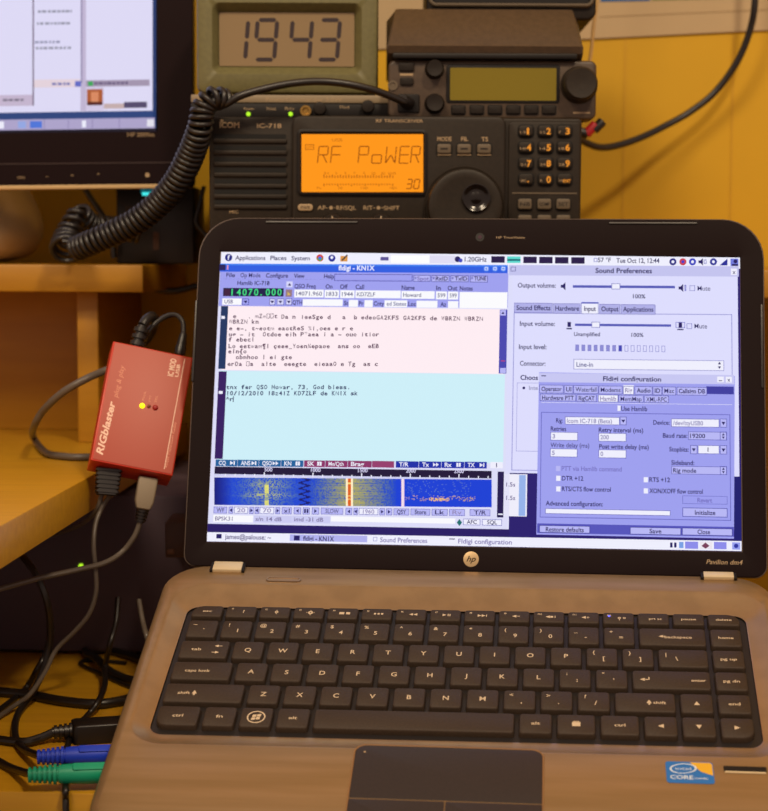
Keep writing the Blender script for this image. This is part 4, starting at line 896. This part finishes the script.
# ================================================================== MONITOR
YMn = 1.215
mon = thing('desktop_monitor', 'black glossy desktop monitor with silver foot, standing on the wooden shelf', 'monitor', Vector((at(-60, 262, 1.28).x, 1.28, Z2)))
mt = .012    # the screen's lower edge rises a little to the right
def mring(x0, y0, x1, y1, r, y):
    a = at(x0, y1, YMn); c = at(x1, y0, YMn); return [(x, y, z+(x-a.x)*.014) for x, z in rrect(a.x, a.z, c.x, c.z, r, 4)]
MX0 = -520; b = MB()
b.loops([mring(MX0+30, -240, 165, 160, .01, YMn+.045), mring(MX0+4, -290, 189, 190, .006, YMn+.02), mring(MX0, -294, 191.5, 194, .004, YMn+.012), mring(MX0, -294, 191.5, 194, .004, YMn+.001), mring(MX0+1, -293, 190.6, 193, .003, YMn), mring(MX0+38, -250, 155.5, 138, .0005, YMn), mring(MX0+39.4, -249, 154.2, 136.8, .0003, YMn+.0025)], monm, None, True, False)
b.build('monitor_case', mon, 18)
b = MB(); 
for x0, x1 in ((MX0+2, 189),):
    a = at(x0, 194.4, YMn-.001); c = at(x1, 181.6, YMn-.001)
    L = [(a.x, a.z), (c.x, a.z+(c.x-a.x)*.014), (c.x, c.z+(c.x-a.x)*.014-.0), (a.x, c.z)]
    L = [(a.x, a.z), (c.x, a.z+(c.x-a.x)*.014), (c.x, a.z+.0028+(c.x-a.x)*.014), (a.x, a.z+.0028)]
    b.prism(L, -(YMn+.012), -(YMn-.0012), mat('monitor_silver', (200, 168, 120), .4, .1), FT, .0005)
b.build('bottom_trim', mon)
b = MB(); a = at(MX0+2, 169.4, YMn); c = at(189, 169.4, YMn)
b.prism([(a.x, a.z), (c.x, a.z+(c.x-a.x)*.014), (c.x, a.z+.0007+(c.x-a.x)*.014), (a.x, a.z+.0007)], -YMn, -(YMn-.0004), mat('seam', (58, 42, 40), .4), FT)
tpx(b, 'HP 2009m', YMn, 127.6, 154, 134.6, 3.8, gold, 2); 
for x, st in ((21, 'menu'), (47, '-'), (72, 'v'), (98, '+')):
    tpx(b, st, YMn, x-3.4 if len(st) > 1 else x-1, x+4 if len(st) > 1 else x+1.6, 178-x*.04, 2.6, gold, 2)
c = at(147.4, 175, YMn); b.lathe([(.0011, 0), (.0016, 0), (.0016, .0002), (.0011, .0002)], (c.x, YMn-.0001, c.z), (0, -1, 0), gold, 16)
b.build('bezel_lettering', mon, 0)
ms = screenmat('monitor_display', .95); b = MB(); YS = YMn+.0022
def ms_(x0, y0, x1, y1, c, l=0):
    f = fx(YS); sl = lambda x, y: y-(x-155)*.014+ (0)
    P = [f(x0, sl(x0, y1), l), f(x1, sl(x1, y1), l), f(x1, sl(x1, y0), l), f(x0, sl(x0, y0), l)]
    # keep the tilt of the screen, not of the view
    b.add(P, [[0, 1, 2, 3]], ms, c)
MW = (226, 222, 250)
ms_(MX0+37, -252, 156, 132, MW)
ms_(MX0+37, 110.6, 156, 118, (46, 70, 126), 1); ms_(152.6, -252, 156, 132, (40, 60, 110), 1)
ms_(MX0+37, 117.6, 154.6, 128.4, (176, 166, 206), 2); ms_(MX0+37, 128.2, 156, 132, (30, 26, 40), 3)
for x0, x1, c in ((18, 26, (150, 170, 230)), (30, 42, (80, 120, 220)), (82, 86, WH), (147, 154, (230, 228, 240)), (-4, 4, WH)): ms_(x0, 119.4, x1, 126.4, c, 4)
for x in (44, 68, 92, 119): ms_(x, 118, x+.7, 128, (140, 130, 180), 4)
ms_(32.5, -252, 34, 104, (120, 104, 130), 2); ms_(0, 93, 33, 104, (200, 184, 210), 1); ms_(-200, 93, 0, 104, (206, 190, 214), 1)
ms_(80.6, -252, 86, 110, (196, 184, 214), 1); ms_(81, -252, 82.2, 82, (140, 130, 170), 2); 
ms_(86, 79.4, 149.6, 85.8, (166, 152, 178), 2); ms_(88, 80.6, 93, 85, (60, 170, 90), 3); ms_(86, 86, 104, 110, (214, 204, 232), 2)
ms_(87, 88.4, 102.6, 104.4, (176, 92, 52), 3); ms_(91, 91, 98.6, 101, (220, 140, 100), 4); ms_(87, 101, 102.6, 104.4, (90, 40, 34), 4)
ms_(124, 101.6, 147, 107.6, (86, 76, 110), 3); ms_(104, 103, 124, 108, (200, 176, 176), 2); ms_(34, 78, 80, 86, (232, 214, 224), 2)
for x0, x1, y, c in ((38, 72, 10, (150, 150, 170)), (37, 70, 22, (150, 150, 170)), (35, 60, 40.6, (150, 150, 180)), (36, 71, 46.6, (150, 150, 170)), (94, 128, 82.6, (110, 96, 130)), (52, 70, 82.6, (120, 120, 180)), (3, 24, 98, (130, 120, 140))):
    x = x0
    rr_ = random.Random(int(x0*7+y))
    while x < x1: w = rr_.uniform(2, 5); ms_(x, y-1.2, min(x+w, x1), y+1.2, c, 5); x += w+rr_.uniform(.8, 1.6)
ms_(75, 80, 81, 85.6, (100, 110, 200), 6)
b.build('monitor_screen', mon, smooth=0, colattr=True)
# foot: swelling silver pedestal
b = MB(); c = at(-48, 230, 1.30); hw = mm(90, 1.3)
P = []
for k, (q, z) in enumerate(((.0, 0), (.6, .001), (.80, .004), (.92, .010), (.99, .020), (1.0, .028), (.96, .038), (.88, .050), (.8, .060), (.66, .072), (.4, .084), (.24, .11), (.22, .16))):
    P.append([(c.x+hw*q*math.cos(t), 1.30+.07*min(q, 1)*math.sin(t), Z2+.0006+z) for t in [6.2832*i/40 for i in range(40)]])
b.loops(P, mat('foot_silver', (190, 170, 140), .35, .25), None, True, True); b.build('pedestal', mon, 50)
# ================================================================== BLACK BOX WITH TEAL LIGHT
mod = thing('black_modem', 'upright black box with a teal light on top, right of the monitor foot', 'modem', Vector((at(155, 262, 1.27).x, 1.29, Z2)))
b = MB(); a = at(116.5, 262, 1.268); c = at(194, 186, 1.268); b.box((a.x, 1.268, Z2+.0004), (c.x, 1.34, c.z), mat('modem_black', (34, 28, 26), .4), .002); b.build('case', mod)
b = MB(); a = at(140.6, 195.4, 1.2675); c = at(160.4, 188, 1.2675); b.prism(rrect(a.x, a.z, c.x, c.z, [.003, .003, .0006, .0006], 4), -1.269, -1.2672, emis('teal', (0, 90, 100), .8), FT, .0004)
b.prism(rrect(a.x+.001, a.z, c.x-.001, a.z+.0022, .001, 4), -1.2675, -1.2665, emis('teal_bright', (70, 240, 240), 1.1), FT, .0003); b.build('teal_light', mod)
b = MB(); 
for i in range(5): pr(b, 125, 206+i*3.2, 150, 207.6+i*3.2, 1.2685, 1.2675, mat('label_dim', (70, 52, 36), .6))
b.build('vent_grille', mod)
b = MB(); pr(b, 153, 232, 159, 250, 1.2685, 1.2668, mat('label_brown', (90, 56, 34), .6), 2); b.build('side_mark', mod)
# ================================================================== RED INTERFACE BOX
cF = at(142, 408, 1.045)
cF = Vector((-.14554525, 1.045, EYE-.09280555))
u = Vector((.95997846, .18272597, -.2122559)); v = Vector((.11359777, .43868898, .89143004)); n = Vector((.25600175, -.87986544, .40037471))
W_, H_, T_ = .04947, .07735, .0223
RM = Matrix(((u.x, v.x, n.x, cF.x), (u.y, v.y, n.y, cF.y), (u.z, v.z, n.z, cF.z), (0, 0, 0, 1)))
def rp(a, c, w=0): return RM @ Vector((a, c, w))
redr = thing('red_interface_box', 'red radio interface box with white lettering and cables, leaning left of the laptop', 'interface box', RM @ Vector((0, -H_/2, -T_)))
b = MB(); b.box((-W_/2, -H_/2, -T_), (W_/2, H_/2, 0), redb, .0007, RM); b.build('case', redr)
b = MB(); b.prism(rrect(-W_/2+.0012, -H_/2+.0010, W_/2-.0008, H_/2-.0008, .0004, 3), -.0003, .0003, redf, RM, .0001); face = b.build('face_plate', redr)
HB = homog([(113.3, 340.6), (192.5, 357.7), (172, 476.5), (90.8, 459.5)], [(-W_/2, H_/2), (W_/2, H_/2), (W_/2, -H_/2), (-W_/2, -H_/2)])
b = MB()
def btxt(st, p, q, h, m, bold=0, shear=0):
    a = Vector(HB(*p)); c = Vector(HB(*q)); L_ = (c-a).length; e = (c-a)/L_; nrm = Vector((-e.y, e.x))
    vs, fs = glyphs(st, bold, shear); mn = min(x[0] for x in vs); mx = max(x[0] for x in vs); sx = L_/(mx-mn); sy = h*.001/CAPH
    b.add([RM @ Vector((*(a+e*(x[0]-mn)*sx+nrm*x[1]*sy), .00036)) for x in vs], fs, m)
btxt('RIGblaster', (102.6, 455), (115.6, 402), 4.0, whitep, .03, .2)
btxt('plug & play', (117.4, 398), (124.6, 366), 2.9, mat('print_faded', (225, 150, 125), .6), 0, .2)
btxt('West Mountain Radio', (166.6, 469), (176, 423), 2.0, mat('print_faded', (225, 150, 125), .6))
btxt('IC MOD', (172.4, 377), (176, 359.6), 3.4, whitep, .03); btxt('USB', (177.6, 377.6), (179.8, 365), 2.0, whitep, .02)
for p, q in (((163.6, 469.6), (184.2, 359)),):
    a = Vector(HB(*p)); c = Vector(HB(*q)); nn = Vector(((c-a).y, -(c-a).x)).normalized()*.00025
    b.add([RM @ Vector((*t, .00036)) for t in (a-nn, a+nn, c+nn, c-nn)], [[0, 1, 2, 3]], whitep)
for st, p, q in (('PWR', (143.6, 401), (146, 392)), ('PTT', (150, 402), (151.6, 396)), ('SEL', (155.6, 403), (157.6, 396))): btxt(st, p, q, 1.2, mat('print_faded', (225, 150, 125), .6))
b.build('face_lettering', redr, 0)
for (x, y), m, r in (((141.8, 406), emis('led_yellow', (250, 240, 20), 1.6), .0017), ((148.4, 406.6), mat('led_amber', (120, 56, 20), .3), .0011), ((154.8, 408), mat('led_red_off', (150, 20, 20), .3), .0017)):
    p = Vector(HB(x, y)); b = MB(); b.lathe([(r, 0), (r, .0004), (r*.6, .0011), (0, .0013)], rp(p.x, p.y, .0003), n, m, 16); b.build('indicator_light', redr)
# ================================================================== PLUGS AND CABLES
def onz(px, py, z):
    """point on the horizontal plane z seen at that place"""
    d = CAMR @ Vector((px-384, 405.5-py, -F_PX)); t = (z-EYE)/d.z; return Vector((0, 0, EYE))+d*t
def cable(name, pts, r, m, label, cat='cable', group=None, n=10, root=None):
    b = MB(); b.tube(spline(pts, n), r, m, 10)
    o = b.build(name, root, 60)
    if root is None: tag(o, label, cat, group)
    return o
def ribs(b, p0, p1, r0, r1, k, m, fr=1.22):
    p0 = Vector(p0); p1 = Vector(p1); d = p1-p0
    prof = []; L_ = d.length
    for i in range(k):
        s0 = i/k; r = r0+(r1-r0)*s0
        prof += [(r*fr, L_*s0), (r*fr, L_*(s0+.55/k)), (r*.82, L_*(s0+.6/k)), (r*.82, L_*(s0+.97/k))]
    b.lathe([(0, 0)]+prof+[(r1*.8, L_), (0, L_)], p0, d, m, 18)
# top round connector of the red box and its cable looping down behind
Ht = H_/2; bc = -T_/2
tp = thing('round_plug_cable', 'thick ribbed round plug standing in the top of the red box', 'cable', rp(-.007, Ht, bc))
b = MB(); p0 = rp(-.0095, Ht, bc); p1 = at(142.6, 325.6, p0.y+.004); ribs(b, p0, p1, .0042, .0038, 4, rub); b.build('strain_relief', tp)
b = MB(); b.tube(spline([p1, at(146.4, 319.6, p1.y+.003), at(152, 316.4, p1.y+.008), at(154.4, 322, p1.y+.014), at(150, 334, p1.y+.02), at(138, 348, p1.y+.026)], 8), [.0036]*8+[.0034]*8+[.0026]*100 if 0 else .0032, rub, 12); b.build('cord', tp)
jk = thing('audio_plug_cable', 'thin cord curling over to a slim jack plug on the red box', 'cable', rp(.0165, Ht, bc))
p0 = rp(.0172, Ht, bc); p1 = at(183.4, 334, p0.y+.004)
b = MB(); b.lathe([(0, 0), (.0019, 0), (.0019, .004), (.0034, .0045), (.0036, .009), (.0030, .0102), (.0032, .0115), (.0028, .013), (.0025, .0165), (.0017, .0185), (0, .0185)], p0, p1-p0, rub, 20); 
b.lathe([(.00195, .0001), (.00205, .0001), (.00205, .0036), (.00195, .0036)], p0, p1-p0, silver, 18); b.build('jack_plug', jk)
pe = p0+(p1-p0).normalized()*.0175
b = MB(); b.tube(spline([pe, at(182.6, 322, pe.y+.003), at(176, 315.2, pe.y+.005), at(166, 316.4, pe.y+.004), at(154, 325, pe.y+.001), at(144, 337, pe.y+.0), at(134, 346, pe.y+.006), at(124, 352, pe.y+.014)], 8), .0017, rub, 10); b.build('cord', jk)
# grey looped cable on the left
zc = Z1+.0026
cable('looped_cable', [at(118, 366, 1.105), at(103, 371.5, 1.10), at(84, 380, 1.09), at(62, 393, 1.09), at(43, 411, 1.10), at(33.6, 428, 1.12), onz(34, 441, zc)+Vector((0, 0, .002)), onz(46, 452.6, zc), onz(64, 456.4, zc), onz(84, 457.2, zc), onz(100, 456, zc), onz(112, 452, zc)], .0024, rubg, 'grey cable looping out over the raised board left of the red box')
# wide plug and thin leads beneath the red box
Hb = -H_/2
wp_ = thing('wide_plug_cable', 'wide black ribbed plug under the red box with two thin grey leads', 'cable', rp(-.014, Hb, bc))
b = MB(); pA = rp(-.0125, Hb, bc); pB = at(106.6, 495, pA.y-.004); dd = pB-pA; L_ = dd.length; dz = dd.normalized(); dx = (u-dz*u.dot(dz)).normalized(); dy = dz.cross(dx)
lps = []
for i in range(6):
    for s_, q in ((0, 1), (.55, 1), (.6, .86), (.97, .86)):
        t = (i+s_)/6; hw_ = (.0078-.0010*t)*q; hh = .0046*q
        lps.append([pA+dz*L_*t+dx*x+dy*y for x, y in rrect(-hw_, -hh, hw_, hh, .0015, 3)])
b.loops(lps, rub, None, True, True)
b.build('strain_relief', wp_)
for k, pts in enumerate(([at(102, 494, 1.04), at(97, 509, 1.04), at(86, 521, 1.05), at(70, 529, 1.07), at(50, 536, 1.10), at(30, 540, 1.14)],
                         [at(111, 494, 1.04), at(104, 504, 1.04), at(96, 522, 1.035), at(93.6, 545, 1.03), at(95.6, 570, 1.03), at(96, 592, 1.03), at(89, 614, 1.03), at(74, 632, 1.03), at(56, 650, 1.03), at(45, 672, 1.02), onz(30, 694, Z0+.010), onz(14, 706, Z0+.004), onz(-6, 720, Z0+.002)])):
    b = MB(); b.tube(spline(pts, 9), .0014, rubg, 10); b.build('lead', wp_)
# USB plug
ub = thing('usb_cable', 'grey square plug in the right underside of the red box, with cord', 'cable', rp(.011, Hb, bc))
pA = rp(.0115, Hb, bc); pB = at(142.8, 509, pA.y-.002); dd = pB-pA; dz = dd.normalized(); dx = (u-dz*u.dot(dz)).normalized(); dy = dz.cross(dx)
b = MB(); T_m = Matrix(((dx.x, dy.x, dz.x, pA.x), (dx.y, dy.y, dz.y, pA.y), (dx.z, dy.z, dz.z, pA.z), (0, 0, 0, 1)))
L_ = dd.length
b.loops([[(x, y, z) for x, y in rrect(-h1, -h2, h1, h2, .0014, 3)] for h1, h2, z in ((.0054, .0050, 0), (.0058, .0054, .001), (.0056, .0054, L_-.005), (.0044, .0045, L_-.0008), (.0036, .0036, L_))], grayP, T_m, True, True)
b.prism(rrect(-.0024, .004, .0024, L_-.005, .001, 3), 0, .0004, silver, T_m @ Matrix(((1, 0, 0, 0), (0, 0, -1, -.0054), (0, 1, 0, 0), (0, 0, 0, 1))), 0)
b.build('plug_shell', ub)
pC = at(140.2, 522, pB.y); b = MB(); ribs(b, pB, pC, .0036, .0030, 4, rub, 1.1); b.build('strain_relief', ub)
b = MB(); b.tube(spline([pC, at(134, 537, pC.y), at(122, 552, pC.y), at(104, 563, 1.03), at(76, 570, 1.02), at(40, 578, 1.01), at(0, 589, 1.0), at(-40, 600, .99)], 9), .0016, rubg, 10); b.build('cord', ub)
# lead hanging from under the raised board down to the blue plug
def plug(name, label, px0, px1, pyc, m, dy_, tail, group=None):
    zc_ = Z0+.0088; c0 = onz(px0, pyc, zc_); c1 = onz(px1, pyc-2.5, zc_)
    r = thing(name, label, 'audio plug', (c0+c1)/2-Vector((0, 0, .006)), group)
    d = (c1-c0).normalized(); L_ = (c1-c0).length; b = MB()
    prof = [(0, 0)]
    k = 6; Lr = L_*.38
    for i in range(k): s0 = Lr*i/k; q = .0034+.0014*i/k; prof += [(q*1.12, s0), (q*1.12, s0+Lr*.55/k), (q*.84, s0+Lr*.6/k), (q*.84, s0+Lr*.97/k)]
    prof += [(.0046, Lr), (.0049, Lr+.003), (.0051, L_*.62), (.0053, L_*.7), (.0053, L_*.97), (.0045, L_), (0, L_)]
    b.lathe(prof, c0, d, m, 22); b.build('plug_body', r)
    s = c0+d*L_*.66; b = MB(); up_ = Vector((0, -.55, .83)).normalized(); sd = d.cross(up_).normalized(); up_ = sd.cross(d)
    TM = Matrix(((d.x, sd.x, up_.x, s.x), (d.y, sd.y, up_.y, s.y), (d.z, sd.z, up_.z, s.z), (0, 0, 0, 1)))
    b.prism(rrect(-.004, -.0022, .013, .0022, .001, 3), .0045, .0057, m, TM, .0003); b.build('grip_pad', r)
    b = MB(); b.tube(spline([c0+d*.002]+tail, 9), .0021, rub, 10); b.build('cord', r)
    return r
plug('blue_audio_plug', 'blue ribbed audio plug lying behind the green one beside the laptop', 37.5, 112, 757, blueP, 0,
     [onz(22, 748, Z0+.003), onz(15, 734, Z0+.0025), onz(18, 714, Z0+.0025), onz(32, 694, Z0+.006), at(44, 668, 1.03), at(50, 640, 1.03), at(48, 606, 1.02), at(38, 578, 1.02), at(24, 558, 1.03), at(8, 540, 1.06)])
plug('green_audio_plug', 'green ribbed audio plug lying nearest the front edge of the desk', 28.5, 108, 775, greenP, 0,
     [onz(14, 769, Z0+.003), onz(0, 762, Z0+.0025), onz(-16, 752, Z0+.0025)])
# black usb plug behind
zc_ = Z0+.006
bu = thing('black_usb_plug', 'flat black plug with ribbed collar lying behind the blue plug', 'cable', onz(98, 738, Z0))
c0 = onz(72, 731, zc_); c1 = onz(134, 727, zc_); b = MB(); d = (c1-c0).normalized(); sd = Vector((0, 0, 1)).cross(d); 
TM = Matrix(((d.x, sd.x, 0, c0.x), (d.y, sd.y, 0, c0.y), (d.z, sd.z, 1, c0.z), (0, 0, 0, 1)))
b.prism(rrect(0, -.009, .036, .009, [.003, .001, .001, .003], 4), -.0055, .0050, rub, TM, .0012); b.build('plug_shell', bu)
b = MB(); ribs(b, c0, c0-d*.011, .0042, .0032, 4, rub, 1.12); b.build('strain_relief', bu)
b = MB(); b.tube(spline([c0-d*.010, onz(40, 738, Z0+.004), onz(22, 742, Z0+.003), onz(-10, 738, Z0+.0025), onz(-40, 730, Z0+.0025)], 9), .0024, rub, 10); b.build('cord', bu)
# loose cables on the worktop
cable('power_cable', [onz(-40, 690, Z0+.003), onz(0, 692, Z0+.003), onz(30, 695, Z0+.003), onz(62, 701, Z0+.003), onz(95, 704, Z0+.003), onz(120, 701, Z0+.003), onz(145, 694, Z0+.003), onz(175, 688, Z0+.003)], .0030, rub, 'thick black cable running straight across the lower desk into the laptop shadow')
cable('coiled_lead', [onz(150, 664, Z0+.003), onz(128, 655, Z0+.003), onz(104, 649, Z0+.003), onz(89, 648, Z0+.003), onz(86, 652.6, Z0+.003), onz(96, 658, Z0+.006), onz(106, 668, Z0+.004), onz(118, 676, Z0+.003), onz(135, 681, Z0+.003), onz(155, 684, Z0+.003)], .0028, rub, 'black cable doubled back in a loop on the desk beside the laptop')
cable('thin_lead', [onz(150, 692, Z0+.0015), onz(128, 686, Z0+.0015), onz(106, 676, Z0+.0015), onz(88, 668, Z0+.0015), onz(80, 663, Z0+.0015), onz(88, 660, Z0+.0015), onz(104, 661, Z0+.0015), onz(126, 663, Z0+.0015)], .0013, rub, 'thinnest black lead curling under the looped black cable')
cable('hanging_cable', [at(118, 598, 1.09), at(116, 622, 1.08), at(110, 644, 1.07), onz(105, 668, Z0+.009), onz(105, 684, Z0+.0085), onz(99, 700, Z0+.0085), onz(88, 715, Z0+.002), onz(76, 727, Z0+.0016), onz(68, 744, Z0+.0016), onz(66, 760, Z0+.0016), onz(65.6, 777, Z0+.0018), onz(65.6, 790, Z0+.0026), at(65.6, 798, .8505), at(66, 815, .8495), at(66.5, 900, .8495)], .0018, rub, 'black cable crossing the plugs and dropping over the front edge of the desk')
cable('slanting_lead', [onz(-8, 716, Z0+.002), onz(10, 702, Z0+.002), onz(26, 688, Z0+.002), at(38, 668, 1.05), at(46, 652, 1.06), at(52, 630, 1.10)], .0019, rub, 'black lead slanting from the left edge up into the dark under the board')
cable('audio_lead', [at(139, 600, 1.07), at(143, 622, 1.06), at(148, 642, 1.05), onz(152, 668, Z0+.003)], .0016, rubg, 'thin grey lead hanging down close beside the laptop corner')
cable('sagging_cord', [at(150, 285, 1.3), at(160, 289.6, 1.3), at(175, 290.6, 1.3), at(190, 287.6, 1.3), at(206, 283, 1.3)], .0024, rub, 'short black cord sagging under the right end of the shelf')
# dark box under the raised board
ps = thing('power_supply', 'large black power supply in the dark beneath the raised board, green light on it', 'power supply', DM @ Vector((-.05, .1, Z0)))
zt_ = Z1-.026
b = MB(); b.box((-.22, .10, Z0+.002), (.052, .30, zt_), mat('psu_black', (78, 62, 72), .7), .003, DM); b.build('case', ps)
p = at(77, 569, 1.14); pl = DM.inverted() @ p
b = MB(); b.lathe([(.0016, 0), (.0016, .001), (0, .002)], DM @ Vector((pl.x, .1, pl.z)), -ey, ledg, 14); b.build('indicator_light', ps)
ja = thing('brown_adapter', 'small dark brown block right of the power supply beneath the red box', 'adapter', at(177, 560, 1.12))
b = MB(); a = at(165, 558, 1.11); c = at(192, 522, 1.11); b.box((a.x, 1.11, a.z), (c.x, 1.15, c.z), mat('brown_plastic', (72, 42, 28), .5), .0015); b.build('case', ja)
b = MB(); pr(b, 167, 549, 174, 554, 1.111, 1.1092, mat('brown_light', (110, 72, 44), .5), 1, .0003); b.build('socket', ja)
# prop behind the laptop
b = MB()
zr = [LM @ Vector((x*S, y*S, -.0243)) for x, y in ((-120, 40), (120, 40), (120, -40), (-120, -40))]
P = [(p.x, p.y, Z0+.0004) for p in zr]+[(p.x, p.y, p.z-.0006) for p in zr]
b.add(P, [[0, 1, 2, 3], [7, 6, 5, 4], [0, 4, 5, 1], [1, 5, 6, 2], [2, 6, 7, 3], [3, 7, 4, 0]], blk)
tag(b.build('laptop_stand', None, 30), 'black wedge under the laptop that tips it towards the user', 'stand')
# ================================================================== MICROPHONE CORD (coiled)
mc = thing('microphone_cord', 'black coiled microphone cord drooping from the small radio to the shelf', 'cord', at(68, 264, 1.17))
cl = [at(226, 100, 1.112), at(213, 98, 1.108), at(203.5, 108, 1.108), at(200, 128, 1.11), at(192, 152, 1.12), at(178, 180, 1.13), at(160, 202, 1.14), at(138, 220, 1.145), at(113, 233, 1.15), at(92, 242, 1.155), at(75, 249, 1.165)]
cl2 = [at(65, 253, 1.178), at(67, 238, 1.19), at(72, 225, 1.195), at(78, 212, 1.20)]
cl3 = [at(78, 211, 1.205), at(90, 224, 1.215), at(104, 227, 1.222), at(122, 229, 1.23), at(140, 232, 1.235)]
def coil(b, pts, R, r, pitch, ph=0, taper=None):
    sp = spline(pts, 24); L_ = [0]
    for i in range(1, len(sp)): L_.append(L_[-1]+(sp[i]-sp[i-1]).length)
    tot = L_[-1]; turns = tot/pitch; N = int(turns*14); out = []; up = Vector((0, -1, 0)); j = 0
    for k in range(N+1):
        s = tot*k/N
        while j < len(L_)-2 and L_[j+1] < s: j += 1
        f = (s-L_[j])/max(1e-9, L_[j+1]-L_[j]); p = sp[j].lerp(sp[j+1], f); t = (sp[min(j+2, len(sp)-1)]-sp[max(j-1, 0)]).normalized()
        up = (up-t*up.dot(t)).normalized(); bb = t.cross(up); a = ph+6.28318*s/pitch
        RR = R*(taper(k/N) if taper else 1)
        out.append(p+(up*math.cos(a)+bb*math.sin(a))*RR)
    b.tube(out, r, rub, 7); return out
b = MB()
coil(b, cl, .0080, .0018, .0039, 0, lambda t: .72+.28*min(1, t*3)-.14*t); b.build('coiled_section', mc, 80)
b = MB(); coil(b, cl2, .0094, .0021, .0058, 0, lambda t: 1.05-.5*t); b.build('coiled_section', mc, 80)
b = MB(); coil(b, cl3, .0068, .0019, .0046); b.build('coiled_section', mc, 80)
b = MB(); b.tube(spline([at(214, 108, 1.112), at(226, 104, 1.108), at(240, 96, 1.106), at(262, 89.4, 1.106), at(290, 83.6, 1.106), at(318, 81.4, 1.106), at(345, 83.6, 1.108), at(370, 89, 1.112), at(390, 96, 1.118), at(404, 102, 1.124), at(409, 104, 1.132)], 8), .0024, rub, 12); b.build('straight_section', mc, 80)
b = MB(); p = at(409, 104, 1.133); b.lathe([(0, 0), (.0042, 0), (.0042, .006), (.003, .009), (0, .009)], p, (-.45, -.8, .25), rub, 16); b.build('end_plug', mc)
# ================================================================== wall side cables and plugs
cable('coaxial_cable', [at(762, -420, 1.32), at(760, -200, 1.32), at(757, -60, 1.32), at(755, 0, 1.32), at(750, 30, 1.325), at(737, 62, 1.33), at(715, 92, 1.335), at(690, 112, 1.335), at(665, 126, 1.33), at(640, 138, 1.32), at(615, 146, 1.31), at(598, 147, 1.30), at(583, 141, 1.29), at(572, 134, 1.28)], .0027, rub, 'black cable curving down the yellow wall behind the radios')
cable('antenna_wire', [at(612, -300, 1.27), at(606, -150, 1.27), at(600.5, -30, 1.27), at(597, 0, 1.27), at(593.6, 26, 1.27), at(591.6, 48, 1.26), at(589, 66, 1.25)], .0013, mat('wire_tan', (190, 150, 90), .5), 'thin tan wire hanging straight down beside the stacked radios')
cable('diagonal_cord', [at(83, 185, 1.26), at(90, 197, 1.26), at(98, 209, 1.26), at(106, 222, 1.26), at(112, 240, 1.262), at(114, 258, 1.262)], .0022, rub, 'black cord slanting down behind the monitor foot')
cable('kinked_cord', [at(204, 186, 1.26), at(200, 204, 1.26), at(196, 222, 1.26), at(203, 232, 1.26), at(214, 244, 1.26)], .0016, rub, 'thin black cord kinking in the gap left of the orange-display radio')
bp = thing('banana_plugs', 'red and black power plugs poking out behind the small mobile radio', 'plug', at(596, 135, 1.2))
for (x, y), (x1, y1), m, nm in (((586, 134), (596, 124), mat('plug_red', (190, 30, 40), .4), 'red_plug'), ((580, 132), (588, 134), rub, 'black_plug'), ((594, 130), (603, 121), rub, 'black_plug')):
    b = MB(); b.cyl(at(x, y, 1.2), at(x1, y1, 1.2), .0034, m, 18, .001); b.build(nm, bp)
# ================================================================== LIGHT
def area(name, loc, target, size, power, col):
    l = bpy.data.lights.new(name, 'AREA'); l.shape = 'DISK'; l.size = size; l.energy = power; l.color = col
    o = bpy.data.objects.new(name, l); COL.objects.link(o); o.location = loc
    o.rotation_euler = (Vector(target)-Vector(loc)).to_track_quat('-Z', 'Y').to_euler(); return o
area('ceiling_lamp', (.5, -.2, 2.35), (0, 1.1, .9),   .22, 16.5, (1, .80, .55))
area('room_lamp', (-.7, -.45, 2.4), (0, 1.0, .8), .6, 23, (1, .80, .56))
w = bpy.data.worlds.new('room_light'); SC.world = w; w.use_nodes = True
bg = w.node_tree.nodes['Background']; bg.inputs[0].default_value = (1, .74, .62, 1); bg.inputs[1].default_value = .42
SC.view_settings.view_transform = 'Standard'; SC.view_settings.look = 'None'; SC.view_settings.gamma = 1; SC.view_settings.exposure = 0
SC.view_settings.use_curve_mapping = False
